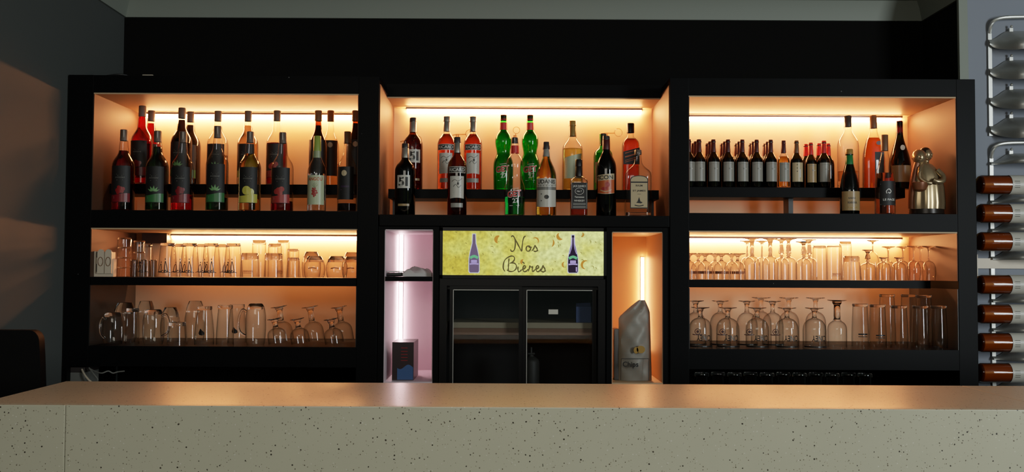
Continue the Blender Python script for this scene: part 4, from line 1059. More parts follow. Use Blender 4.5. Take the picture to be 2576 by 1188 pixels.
def g_stem(R, H, bowl, foot, kind='plain', name='stemmed_glass', rs=.0042, dome=.35, band=None, flutes=False, rim=1.0):
    """stemmed glass standing on its rim: bowl below, foot on top"""
    t = thing(name, '', 'glass')
    hb = bowl
    pr = [(R*rim, 0), (R*(rim*.5+.5), hb*.2), (R, hb*(1-dome)*.7)] + [(max(R*(1-u**2.3)**(1/2.3), rs*1.6), hb*(1-dome*(1-u))) for u in (0, .35, .58, .76, .89, .97)] + [(rs*1.6, hb)]
    shell(t, 'bowl', pr)
    hs = H - .010
    if kind == 'plain': sp = [(rs*1.7, hb-.001), (rs, hb+(hs-hb)*.25), (rs, hb+(hs-hb)*.75), (rs*1.8, hs-.001)]
    elif kind == 'thick': sp = [(rs*1.9, hb-.001), (rs*1.5, hb+.006), (rs*1.4, hs-.012), (rs*2.2, hs-.001)]
    else: sp = [(rs*2.2, hb-.001), (rs*1.1, hb+.004), (rs*2.0, hb+.009), (rs*1.2, hb+.013), (rs*2.6, hb+.019), (rs*2.2, hb+(hs-hb)*.6), (rs*1.3, hs-.008), (rs*2.0, hs-.001)]
    s = shell(t, 'stem', sp, 'base', 14, True, True)
    shell(t, 'foot', [(rs*2, hs-.001), (foot*.5, H-.006), (foot*.97, H-.0025), (foot, H-.0012), (foot*.98, H)], 'base', 26, True, True)
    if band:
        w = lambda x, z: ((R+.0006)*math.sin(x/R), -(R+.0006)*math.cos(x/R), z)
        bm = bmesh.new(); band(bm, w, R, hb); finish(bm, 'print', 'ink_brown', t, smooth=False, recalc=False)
    if flutes:
        w = lambda x, z: ((R+.0006)*math.sin(x/R), -(R+.0006)*math.cos(x/R), z)
    return t
def g_mug(R, H, side=1):
    t = thing('beer_mug', '', 'glass')
    shell(t, 'glass_wall', [(R*.84, 0), (R*.94, H*.12), (R, H*.4), (R*.98, H*.7), (R*.88, H*.86)])
    shell(t, 'thick_base', [(R*.86, H*.86), (R*.82, H*.92), (R*.66, H*.985), (R*.55, H)], 'base', 26, True, True)
    bm = bmesh.new()
    tube(bm, spline([(side*R*.9, -.004, H*.80), (side*(R+.012), -.010, H*.84), (side*(R+.026), -.014, H*.62), (side*(R+.022), -.014, H*.34), (side*R*.96, -.004, H*.22)], 6), .0052, 10)
    finish(bm, 'handle', 'base', t)
    return t
def g_conic(R, H, r2, dark=False, base=.016, name='beer_glass'):
    """tall footless beer glass on its rim with a heavy base on top"""
    t = thing(name, '', 'glass')
    shell(t, 'glass_wall', [(R, 0), (R*1.0, H*.25), (R*(.55+.45*r2), H*.6), (R*r2, H-base)])
    shell(t, 'thick_base', [(R*r2*.97, H-base), (R*r2*1.06, H-base+.004), (R*r2*1.06, H-.002), (R*r2, H)], 'base', 26, True, True)
    if dark:
        w = lambda x, z: ((R+.0008)*math.sin(x/R), -(R+.0008)*math.cos(x/R), z)
        bm = bmesh.new(); fan(bm, w, [(-.012, .052), (-.004, .072), (.004, .062), (.012, .056), (.014, .046), (.004, .042), (-.008, .044)]); finish(bm, 'print', 'ink_black', t, smooth=False, recalc=False)
    return t
def putg(t, px, Y, z, label, group, copy=False, rz=0.0, tilt=None):
    o = copy_tree(t) if copy else t
    p = at(px, 690 if z > 1.4 else 840, Y); o.location = (p.x, Y, z + .0008); o.rotation_euler = (0, 0, rz)
    if tilt: o.rotation_euler = tilt
    tag(o, label, 'glass', group); return o

zg = ZM1
# left cabinet, middle shelf
H1 = Hfor(500, 613, .09, zg)
pint = g_pint(.042, H1)
G1 = 'printed pint glasses upside down on the middle shelf'
for i, px in enumerate((421, 477, 531, 586)):
    putg(pint, px, .085, zg, ORD[i] + ' front pint glass with dark print, counted from the dark power box', G1, i > 0, rz=(-.1, .05, .12, -.05)[i])
for i, px in enumerate((365, 449, 504, 558)):
    putg(pint, px, .205 if i else .315, zg, 'printed pint glass behind the short smoky glasses' if i == 0 else ORD[i-1] + ' back-row pint glass, seen between the front printed ones', G1, True, rz=.3*i)
G2 = 'clear tumblers upside down on the middle shelf'
tb = g_tumbler(.041, Hfor(628, 637, .08, zg), .030, .90, True)
putg(tb, 628, .137, zg, 'clear thick-based tumbler next to the printed pint glasses', G2)
putg(tb, 688, .137, zg, 'clear thick-based tumbler, next but one to the pint glasses', G2, True, rz=1.0)
tt = g_tumbler(.031, Hfor(651, 604, .2, zg), .020, .95, name='highball_glass')
putg(tt, 651, .24, zg, 'tall clear highball with rectangular base behind the two thick tumblers', G2)
tt2 = g_tumbler(.031, Hfor(690, 613, .19, zg), .016, .95, name='highball_glass'); putg(tt2, 691, .24, zg, 'slightly shorter highball behind the second thick tumbler', G2)
tt3 = g_tumbler(.028, Hfor(712, 604, .29, zg), .016, .95, name='highball_glass'); putg(tt3, 712, .325, zg, 'faint tall highball, rearmost near the LED light', G2)
ts = g_tumbler(.030, Hfor(738, 649, .08, zg), .014, .84); putg(ts, 738, .08, zg, 'small tapered tumbler between thick tumblers and round ones', G2)
ts2 = g_tumbler(.026, Hfor(736, 627, .19, zg), .012, .96); putg(ts2, 737, .19, zg, 'straight tumbler rising behind the small tapered one', G2)
rd = g_round(.046, Hfor(790, 645, .085, zg), True)
for i, (px, lb) in enumerate(((791, 'first round-shouldered tumbler, next to the small tapered one'), (847, 'middle of three round-shouldered tumblers'), (886, 'round-shouldered tumbler cut off by the black post'))):
    putg(rd, px, .085 if i < 2 else .185, zg, lb, G2, i > 0)
rd2 = g_round(.042, Hfor(781, 634, .21, zg)); putg(rd2, 783, .20, zg, 'taller round tumbler behind the first round-shouldered one', G2)
putg(rd2, 884, .30, zg, 'taller round tumbler behind, next to the black post', G2, True)
# stacked small glasses by the side wall
for si, (px, Y, R, ys) in enumerate(((312, .10, .030, (672, 647, 622, 599)), (349, .20, .026, (660, 634, 606)))):
    z = zg; proto = None
    for i, yt in enumerate(ys):
        h = Hfor(px, yt, Y, z) - .0006
        t = g_tumbler(R, h, .006, .93, name='stacking_glass')
        putg(t, px, Y, z, ('lowest', 'second', 'third', 'topmost')[i if i < len(ys)-1 else 3] + (' small clear glass in the stack beside the white holder' if si == 0 else ' small clear glass in the rear stack near the power box'), 'stacked small glasses'); z += h + .0006
for i, px in enumerate((337, 359, 384)):
    t = g_tumbler(.0165, Hfor(px, 654, .045, zg), .004, .98, name='shot_glass', mat='frost') if i == 0 else sg_
    sg_ = t; putg(t, px, .045, zg, ('smoky shot glass touching the clear glass stack', 'middle smoky shot glass of three', 'smoky shot glass next to the printed pint glass')[i], 'smoky shot glasses', i > 0)
# white twin holder
p = at(252, 699, .022)
wh = thing('twin_holder', 'white plastic twin holder with two rounded tabs at the cabinet edge', 'holder', (p.x+.010, .03, zg+.0008))
k = scl(.02)
bm = bmesh.new(); prism(bm, [(-24*k, 0), (24*k, 0), (25*k, 3*k), (25*k, 44*k), (22*k, 46*k), (22*k, 62*k), (-19*k, 64*k), (-24*k, 64*k)], .0, .03); finish(bm, 'holder_body', 'white_plastic', wh, ang=25)
for cx in (-5, 14):
    bm = bmesh.new()
    prism(bm, [(cx*k-8.5*k, 8*k), (cx*k+8.5*k, 8*k)] + [(cx*k+8.5*k*math.cos(a), 58*k+11*k*math.sin(a)) for a in [i*PI/10 for i in range(11)]], -.012, -.0005)
    tbm = finish(bm, 'tab', 'white_plastic', wh, ang=25)
    bm = bmesh.new(); tube(bm, [(cx*k+6*k*math.cos(a), -.0125, 38*k+11*k*math.sin(a)) for a in [i*2*PI/24 for i in range(24)]], .0014, 6, True); finish(bm, 'ring', 'cap_brown', tbm)
bm = bmesh.new()
for x0, x1 in ((-18.5, -14.5), (4.0, 5.2)): box(bm, x0*k, x1*k, -.0012, -.0002, 12*k, 32*k); box(bm, x0*k, x1*k, -.0012, -.0002, 48*k, 62*k)
finish(bm, 'slot', 'black', wh, smooth=False)
p0, p1 = at(356, 612, .40), at(425, 589, .40)
db = thing('power_box', 'dark brown power supply box fixed under the shelf beside the LED strip', 'power supply', ((p0.x+p1.x)/2-.007, .43, p0.z))
boxo('power_housing', 'cap_dark', -(p1.x-p0.x)/2, at(436, 600, YB).x-.006-db.location.x, -.01, .05, 0, Zm-.001-p0.z, db, bev=.002)
bm = bmesh.new(); tube(bm, [(-.02, 0, -.0), (-.022, 0, -.012), (-.03, .02, -.014)], .003, 8); finish(bm, 'cable', 'black', db)

# left cabinet, bottom shelf
zb = Zf
G3 = 'assorted beer glasses on the bottom shelf'
def hb_(px, yt, Y): return Hfor(px, yt, Y, zb)
putg(g_mug(.043, hb_(280, 786, .09), -1), 284, .085, zb, 'bulging clear beer mug nearest the dark side wall, front', G3, rz=1.0)
putg(g_round(.052, hb_(300, 762, .21)), 313, .21, zb, 'wide round-shouldered glass behind the bulging beer mug', G3)
putg(g_conic(.029, hb_(334, 776, .10), .86), 333, .10, zb, 'narrow straight beer glass next to the bulging mug', G3)
putg(g_round(.043, hb_(365, 758, .33)), 366, .335, zb, 'round-shouldered glass rearmost by the dark panel edge', G3)
putg(g_mug(.045, hb_(391, 779, .09), 1), 386, .085, zb, 'wide clear beer mug, front, between narrow glass and squat tumbler', G3, rz=1.1)
putg(g_round(.042, hb_(425, 774, .22)), 428, .225, zb, 'low round-shouldered glass behind the squat tumbler', G3)
putg(g_tumbler(.042, hb_(446, 811, .075), .016, .86), 446, .075, zb, 'squat clear tumbler with thick base, front of bottom shelf', G3)
putg(g_round(.046, hb_(487, 758, .33)), 490, .335, zb, 'wide round glass rearmost behind the dark-printed beer glass', G3)
putg(g_conic(.041, hb_(512, 771, .08), .72, True), 514, .075, zb, 'tapered beer glass with dark print, next to the squat tumbler', G3)
putg(g_conic(.037, hb_(562, 768, .10), .80), 566, .085, zb, 'plain tapered beer glass between dark-printed glass and curled handle', G3)
putg(g_conic(.040, hb_(592, 766, .21), .76, True), 596, .205, zb, 'rear tapered beer glass with dark print, beside the curled handle mug', G3)
putg(g_mug(.043, hb_(642, 764, .09), -1), 643, .085, zb, 'tall clear beer mug with curled handle, mid bottom shelf', G3)
ct = g_stem(.040, .106, .066, .031, 'thick', 'sundae_glass', .0075, .55)
tl = -.17
tg = [(700, .10, 'front'), (757, .10, 'front'), (842, .10, 'front'), (715, .24, 'rear'), (793, .24, 'rear'), (866, .24, 'rear')]
nm = ['tilted short stemmed glass in front, next to the curled handle mug', 'middle front tilted stemmed glass', 'front tilted stemmed glass next to the black post',
      'rear tilted stemmed glass, next to the tall mug', 'middle rear tilted stemmed glass', 'rear tilted stemmed glass next to the black post']
for i, (px, Y, _) in enumerate(tg):
    t = ct if i == 0 else (ct2 if i > 3 else (g_stem(.044, .152, .085, .037, 'thick', 'sundae_glass', .0085, .55) if i == 3 else ct))
    if i == 3: ct2 = t
    R_ = .040 if i < 3 else .044
    putg(t, px, Y, zb + R_*math.sin(.17)+.0005, nm[i], 'tilted stemmed glasses', i not in (0, 3), tilt=(0, tl, 0))

# right cabinet, middle shelf
G4 = 'stemmed glasses upside down on the middle shelf'
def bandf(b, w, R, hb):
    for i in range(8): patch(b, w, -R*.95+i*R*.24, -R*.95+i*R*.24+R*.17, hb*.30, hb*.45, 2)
Y1 = .215
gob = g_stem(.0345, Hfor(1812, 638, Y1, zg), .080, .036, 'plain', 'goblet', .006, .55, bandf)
for i, px in enumerate((1733, 1774, 1815, 1856)):
    putg(gob, px, Y1, zg, ('short goblet with dark band half hidden by the black post', 'short dark-banded goblet next to the hidden one', 'third short dark-banded goblet from the post', 'short dark-banded goblet next to the tall stems')[i], G4, i > 0)
for i, px in enumerate((1757, 1799, 1841)):
    putg(gob, px, .315, zg, ORD[i] + ' short goblet from the post in the back row', G4, True)
Hs = Hfor(1890, 600, Y1, zg); bo = Hfor(1890, 645, Y1, zg)
st1 = g_stem(.035, Hs, bo, .033, 'thick', 'beer_chalice', .0058, .3)
putg(st1, 1892, Y1, zg, 'tall thick-stemmed glass next to the short banded goblets', G4)
putg(st1, 1938, .235, zg, 'tall thick-stemmed glass next to the baluster stems', G4, True)
st2 = g_stem(.034, Hfor(1918, 606, .31, zg), bo*.98, .034, 'plain', 'wine_glass', .0035, .35)
putg(st2, 1880, .325, zg, 'thin-stemmed glass behind, beside the first thick stem', G4); putg(st2, 1917, .325, zg, 'thin-stemmed glass behind, between the two thick stems', G4, True)
bal = g_stem(.034, Hs, bo*.96, .037, 'baluster', 'baluster_glass', .0050, .25)
putg(bal, 1966, .325, zg, 'baluster-stemmed glass, rear of the fluted group', G4)
putg(bal, 1984, .215, zg, 'baluster-stemmed glass, front, next to the thick stem', G4, True)
putg(bal, 2036, .315, zg, 'baluster-stemmed glass behind, next to the tall tumbler', G4, True)
bal2 = g_stem(.033, Hfor(2015, 608, .2, zg), bo*.92, .036, 'baluster', 'baluster_glass', .0048, .3); putg(bal2, 2022, .205, zg, 'slightly lower baluster-stemmed glass in front of its neighbours', G4)
G5 = 'tumblers and wine glasses upside down on the middle shelf'
hi = g_tumbler(.0315, Hfor(2058, 619, Y1, zg), .012, .90, name='highball_glass')
putg(hi, 2062, Y1, zg, 'tall plain tumbler next to the baluster stems', G5); 
hi2 = g_tumbler(.0315, Hfor(2094, 619, Y1, zg), .006, .98, True, name='highball_glass'); putg(hi2, 2099, Y1, zg, 'tall straight tumbler with small print, beside the squat thick tumbler', G5)
sq = g_tumbler(.0425, Hfor(2135, 645, Y1, zg), .026, .80); putg(sq, 2142, Y1, zg, 'squat thick tumbler with rounded base, front of middle shelf', G5)
hi3 = g_tumbler(.027, Hfor(2126, 608, .32, zg), .018, .97, name='highball_glass'); putg(hi3, 2127, .325, zg, 'tall glass with square base standing behind the squat tumbler', G5)
gs = g_stem(.033, Hfor(2173, 629, .21, zg), Hfor(2173, 662, .21, zg), .024, 'baluster', 'cordial_glass', .0048, .3); putg(gs, 2183, .205, zg, 'low wide goblet with ball stem next to the squat tumbler', G5)
wg0 = g_stem(.029, Hfor(2195, 605, .31, zg), Hfor(2195, 634, .31, zg), .028, 'plain', 'wine_glass', .0026, .6); putg(wg0, 2196, .315, zg, 'tallest thin-stemmed wine glass, rising behind the ball stem goblet', G5)
lo = g_stem(.031, Hfor(2222, 648, .205, zg), Hfor(2222, 660, .205, zg), .022, 'thick', 'cordial_glass', .0046, .35)
putg(lo, 2222, .205, zg, 'short low goblet next to the ball stem goblet', G5); putg(lo, 2261, .205, zg, 'short low goblet next to the clustered wine glasses', G5, True)
wg = g_stem(.029, Hfor(2300, 620, .24, zg), Hfor(2300, 657, .24, zg), .030, 'plain', 'wine_glass', .0033, .5, rim=.9)
for i, (px, Y, lb) in enumerate(((2299, .205, 'wine glass at shelf end, third from the side wall'), (2337, .205, 'wine glass at the very end of the shelf, nearest the side wall'), (2316, .285, 'wine glass at shelf end, set back between the last two'),
                             (2272, .30, 'wine glass behind the short low goblets, closer to the shelf end'), (2235, .31, 'wine glass behind the short low goblets, closer to the tall stem'))):
    putg(wg, px, Y, zg, lb, G5, i > 0)

# right cabinet, bottom shelf
def ciney(R, H, txt):
    t = g_stem(R, H, H*.74, R*.80, 'thick', 'beer_chalice', .0062, .42)
    w = lambda x, z: ((R+.0008)*math.sin(x/R), -(R+.0008)*math.cos(x/R), z)
    if txt:
        bm = bmesh.new(); letters(bm, w, 'CINEY', .006, H*.25, R*1.30, .024, flip=True); finish(bm, 'lettering', 'ink_black', t, smooth=False, recalc=False)
    else:
        bm = bmesh.new(); stroke(bm, w, [(.012*math.cos(a), H*.32+.012*math.sin(a)) for a in [i*2*PI/14 for i in range(15)]], .003, 1); ellipse(bm, w, 0, H*.32, .006, .006, 10); stroke(bm, w, [(-.022, H*.26), (-.012, H*.25), (.012, H*.25), (.022, H*.26)], .004, 3); finish(bm, 'emblem', 'cap_wine', t, smooth=False, recalc=False)
    def rimw(x, z): return ((R+.001)*math.sin(x/R), -(R+.001)*math.cos(x/R), z)
    bm = bmesh.new(); patch(bm, rimw, -R*1.3, R*1.3, .004, .010, 14); finish(bm, 'rim_band', 'ink_black', t, smooth=False, recalc=False)
    return t
G6 = 'beer chalices upside down on the bottom shelf'
cy = ciney(.0485, Hfor(1904, 774, .075, zb), True)
for i, px in enumerate((1762, 1831, 1905, 1980, 2049)):
    putg(cy, px, .075, zb, ORD[i] + ' front-row beer chalice with black inverted lettering, counted from the post', G6, i > 0)
cy2 = ciney(.0455, Hfor(1875, 757, .19, zb), False)
for i, px in enumerate((1750, 1812, 1879, 1944)):
    putg(cy2, px, .185, zb, ORD[i] + ' second-row beer chalice with dark red emblem, counted from the post', G6, i > 0)
cy3 = g_stem(.045, Hfor(2000, 749, .3, zb), Hfor(2000, 749, .3, zb)*.70, .042, 'thick', 'beer_chalice', .006, .4)
for i, px in enumerate((1915, 1985, 2052)): putg(cy3, px, .30, zb, ORD[i] + ' plain chalice from the post in the rear row', G6, i > 0)
cy4 = g_stem(.040, Hfor(2103, 755, .12, zb), Hfor(2103, 806, .12, zb), .040, 'thick', 'beer_chalice', .0095, .35); putg(cy4, 2106, .10, zb, 'single plain thick-stemmed chalice beside the tall weighted glasses', G6)
G7 = 'tall heavy-based glasses upside down on the bottom shelf'
def tall(R, H, bar):
    t = g_conic(R, H, .86, False, .012, 'tall_glass')
    if bar:
        w = lambda x, z: ((R+.0008)*math.sin(x/R), -(R+.0008)*math.cos(x/R), z); bm = bmesh.new()
        for z, hh in ((.052, .006), (.043, .003)): patch(bm, w, -.02, .02, z, z+hh, 6)
        finish(bm, 'print', 'ink_black', t, smooth=False, recalc=False)
    return t
T1 = tall(.036, Hfor(2258, 769, .09, zb), False)
for i, (px, lb) in enumerate(((2262, 'tall heavy-based glass, front, third from the dark side wall'), (2315, 'tall heavy-based glass, front, second from the dark side wall'), (2361, 'tall heavy-based glass standing nearest the dark side wall'))):
    putg(T1, px, .075, zb, lb, G7, i > 0)
T2 = tall(.036, Hfor(2205, 766, .12, zb), True)
putg(T2, 2208, .09, zb, 'tall glass with black bar print, front', G7); putg(T2, 2164, .16, zb, 'tall glass with black bar print, next to the plain chalice', G7, True)
T3 = tall(.037, Hfor(2240, 741, .31, zb), False)
for i, (px, lb) in enumerate(((2232, 'rear tall glass showing above the bar-print glass'), (2287, 'rear tall glass showing above the front plain ones'), (2324, 'rear tall glass closest to the dark side wall'))):
    putg(T3, px, .30 if i < 2 else .19, zb, lb, G7, i > 0)
# dark row on the worktop below
dk = g_tumbler(.033, 1.083-.92, .015, .9)
for i in range(11):
    putg(dk, 1765 + i*41, .06 + .02*(i % 2), .92, ORD[i] + ' dim tumbler from the black post on the shadowed worktop', 'dim tumblers under the cabinet', i > 0)

# ------------------------------------------------------------------ other small things
# grey box and white cable under the syrup cabinet
p0, p1 = at(169, 958, .03), at(206, 925, .03)
gx = thing('small_box', 'pale grey box under the cabinet corner by the grey wall', 'box', ((p0.x+p1.x)/2+.012, .05, .9208))
hw = (p1.x-p0.x)/2
boxo('box_body', 'grey_plastic', -hw, hw, -.02, .12, 0, at(180, 938, .03).z-.92, gx, bev=.002)
boxo('lid', 'cap_dark', -hw, hw, -.02, .12, at(180, 938, .03).z-.9195, p1.z-.92, gx, bev=.002)
def P3(l, Y): return [at(x, y, Y+dy) for x, y, dy in l]
cbl = thing('white_cable', 'white flat cable looped on the worktop beside the pale grey box', 'cable', (at(240, 950, .0).x, .0, .92))
def rel(o, pts): return [p - Vector(o.location) for p in pts]
bm = bmesh.new(); tube(bm, spline(rel(cbl, P3([(206, 930, .03), (212, 942, .01), (222, 955, -.0), (233, 966, -.0), (240, 990, .0)], .0)), 6), .0042, 8)
finish(bm, 'cable_loop', 'white_plastic', cbl)
bm = bmesh.new(); tube(bm, spline(rel(cbl, P3([(226, 928, .02), (240, 935, .01), (256, 939, .0), (272, 934, .01), (284, 939, .02), (296, 936, .03), (313, 934, .03)], .0)), 6), .0028, 8)
finish(bm, 'cable_loop', 'grey_plastic', cbl)
bm = bmesh.new(); tube(bm, spline(rel(cbl, P3([(224, 926, .02), (236, 942, .0), (246, 956, -.0), (236, 963, .0), (226, 958, .0)], .0)), 6), .0030, 8)
finish(bm, 'cable_loop', 'grey_plastic', cbl)
# cable on top of cabinet
cb = thing('black_cable', 'thin black cable with a pale tag lying on top of the cabinet', 'cable', (at(380, 187, .05).x, .05, ZT))
bm = bmesh.new(); tube(bm, spline(rel(cb, [Vector((at(265, 190, .05).x, .05, ZT+.0045)), Vector((at(305, 182, .05).x, .05, ZT+.012)), Vector((at(350, 185, .08).x, .08, ZT+.0055)), Vector((at(420, 184, .06).x, .06, ZT+.008)), Vector((at(500, 190, .08).x, .08, ZT+.0045))]), 6), .004, 8)
c_ = finish(bm, 'cable_run', 'black', cb)
boxo('tag', 'white_plastic', -.033, .012, -.012, .0, .001, .010, cb, bev=.002)
# cubby contents
zd = at(1030, 696.5).z
pb = thing('folded_pouch', 'black folded pouch lying on the cubby divider', 'pouch', (at(992, 690, .08).x, .08, zd+.0008))
bm = bmesh.new(); box(bm, -.036, .034, -.03, .05, 0, .018, .006)
for v in bm.verts: v.co.z *= (.6 + .4*math.sin((v.co.x+.04)*30)); 
finish(bm, 'pouch_body', 'black', pb)
def crumple(name, label, cat, loc, sx, sy, sz, mat, seed, bump):
    random.seed(seed); t = thing(name, label, cat, loc)
    bm = bmesh.new(); n = 18; V = {}
    ph = [(random.uniform(20, 90), random.uniform(20, 90), random.uniform(0, 6)) for _ in range(5)]
    for s in (0, 1):
        for i in range(n+1):
            for j in range(n+1):
                u, v = i/n*2-1, j/n*2-1
                edge = max(0, 1-max(abs(u), abs(v))**4)
                h = sum(math.sin(a*u*sx*3+b*v*sy*3+c) for a, b, c in ph)*bump
                z = (sz*(.45+.55*edge) + h*edge) if s else 0.0
                V[s, i, j] = bm.verts.new((u*sx, v*sy, max(z, .001) if s else 0))
    for s in (0, 1):
        for i in range(n):
            for j in range(n): bm.faces.new((V[s, i, j], V[s, i+1, j], V[s, i+1, j+1], V[s, i, j+1]))
    for i in range(n):
        for a in ((0, i, 0, i+1), (n, i, n, i+1), (i, 0, i+1, 0), (i, n, i+1, n)):
            bm.faces.new((V[0, a[0], a[1]], V[0, a[2], a[3]], V[1, a[2], a[3]], V[1, a[0], a[1]]))
    finish(bm, cat.replace(' ', '_') + '_sheet', mat, t, ang=25)
    return t
crumple('paper_bundle', 'crumpled white paper bundle on the cubby divider beside the black pouch', 'paper', (at(1052, 690, .10).x, .10, zd+.0008), .060, .05, .030, 'paper_white', 4, .0035)
b = thing('leaflet', 'pale folded leaflet lying across the black pouch', 'leaflet', (at(996, 680, .10).x, .10, zd+.0185))
boxo('sheet', 'paper_white', -.036, .040, -.04, .04, 0.0, .005, b); b.rotation_euler = (0, 0, .1)
# printed box in the cubby
p0, p1 = at(993, 958, .06), at(1041, 862, .06)
tb_ = thing('printed_box', 'dark red printed box with blue lower half standing in the pink-lit cubby', 'box', ((p0.x+p1.x)/2, .06, 1.0458))
hw = (p1.x-p0.x)/2; hh = p1.z-1.045
boxo('carton', pmat('dark_carton', rgb(34, 16, 20), .4), -hw-.012, hw, 0, .20, 0, hh, tb_)
w = wrapper(d=0.0, off=.0008); w2 = wrapper(d=0.0, off=.0014)
lab(tb_, 'print', 'ink_blue', lambda b: patch(b, w, -hw*.75, hw*.95, .002, lambda x: .35*hh + .06*hh*math.sin(x*90), 12))
lab(tb_, 'print', 'ink_red', lambda b: [stroke(b, w2, [(-hw*.35, z*hh), (hw*.35, z*hh)], .0022, 1) for z in (.85, .76, .68, .60, .52)])
# silver crisp bag
random.seed(11)
bg = thing('crisp_bag', 'silver crisp bag with folded corner standing in the orange-lit cubby', 'bag', (at(1592, 960, .10).x, .10, 1.045))
k = scl(.10); cx = 1592; zbase = at(1592, 985, .10).z
out = [(1556, 985), (1640, 985), (1638, 940), (1636, 880), (1634, 820), (1628, 795), (1620, 783), (1612, 781), (1606, 790), (1592, 800), (1578, 818), (1562, 824), (1556, 828)]
bm = bmesh.new()
rows = 26; colsn = 16
def xspan(y):
    lo = 1556 if y > 826 else 1556 + (826-y)*1.12 if y > 800 else 1585+(800-y)*1.25
    hi = 1640 - (985-y)*.03 if y > 815 else 1635 - (815-y)**1.3*.14
    return lo, max(hi, lo+3)
G = {}
zt_b = 1.045
for s in (0, 1):
    for i in range(rows+1):
        y = 985 + (783-985)*i/rows
        lo, hi = xspan(y)
        for j in range(colsn+1):
            u = j/colsn; p = at(lo+(hi-lo)*u, y, .10)
            bulge = (math.sin(PI*u)**.6)*(.045*math.sin(PI*min(1, (i/rows)*.9+.12))**.7) if 0 < j < colsn else 0
            cr = .005*math.sin(u*6+i*.5)*math.sin(i*.35+u*4) + .003*math.sin(u*11-i*.8)
            d = (-bulge - cr*(1 if bulge > .004 else 0)) if s == 0 else bulge*.8
            G[s, i, j] = bm.verts.new((p.x-bg.location.x, d, p.z-zbase))
for s in (0, 1):
    for i in range(rows):
        for j in range(colsn): bm.faces.new((G[s, i, j], G[s, i, j+1], G[s, i+1, j+1], G[s, i+1, j]))
bmesh.ops.remove_doubles(bm, verts=bm.verts, dist=.0003)
bagb = finish(bm, 'bag_body', 'bag_silver', bg, ang=20)
bg.location.z = 1.046
bgz = zbase-1.045
wb = lambda x, z: (x-bg.location.x, -.060, z-zbase+0)
def bp(px, py): p = at(px, py, .10-.058); return (p.x, p.z)
bm = bmesh.new()
for a, b_ in (((1563, 931), (1632, 931)), ((1563, 931), (1561, 985)), ((1632, 931), (1632, 985))): stroke(bm, wb, [bp(*a), bp(*b_)], .002, 1)
x_, z_ = bp(1586, 947); letters(bm, wb, 'Chips', x_, z_, .066, .029); finish(bm, 'lettering', 'ink', bg, smooth=False, recalc=False)
bm = bmesh.new(); x_, z_ = bp(1612, 908); ellipse(bm, wb, x_, z_, .018, .016); x_, z_ = bp(1600, 910); ellipse(bm, wb, x_, z_, .010, .014); finish(bm, 'picture', 'cap_gold', bg, smooth=False, recalc=False)
bm = bmesh.new()
box(bm, at(1543, 900, .13).x-bg.location.x, at(1557, 900, .13).x-bg.location.x, .0, .09, 0, at(1550, 828, .1).z-1.045, .006); finish(bm, 'folded_side', 'bag_dark', bg)
# fridge contents
bb = thing('blue_carton', 'pale blue carton standing on the pale fridge board behind glass', 'carton', (at(1467, 800, .15).x, .15, zs1+.0008))
hh = at(1467, 762, .15).z - zs1
boxo('carton_body', pmat('blue_card', rgb(92, 112, 168), .6), -.032, .032, -.03, .03, 0, hh*.8, bb)
bm = bmesh.new(); prism(bm, [(-.032, hh*.8), (.032, hh*.8), (.030, hh), (-.030, hh*.96)], -.01, .01); finish(bm, 'flap', pmat('blue_card_dark', rgb(58, 76, 128), .6), bb)
boxo('price_tag', 'label_white', at(1380, 785, .05).x, at(1404, 785, .05).x, FY+.0335, FY+.0345, at(1390, 791, .05).z, at(1390, 779, .05).z, fr)
shb = 1.0
sd = boxo('fridge_board', 'fridge_in', fx0+.045, fx1-.045, .10, YB-.035, .93, .945, fr)
db_ = make_bottle('pump_bottle', 'bottle', .036, at(1330, 892, .16).z-.945, [(.6, 0), (.96, .002), (1, .03), (1, .80), (.9, .88), (.6, .93), (.35, .96), (.35, .99)], 'dim_plastic', None, None)
bm = bmesh.new(); h0 = at(1330, 892, .16).z-.945; tube(bm, [(0, 0, h0-.002), (0, 0, h0+.03)], .005, 10); box(bm, -.014, .016, -.006, .006, h0+.0, h0+.006); finish(bm, 'pump', 'dim_plastic', db_)
put(db_, 1338, .16, .945, 'grey pump bottle dimly seen low behind the fridge glass', None)

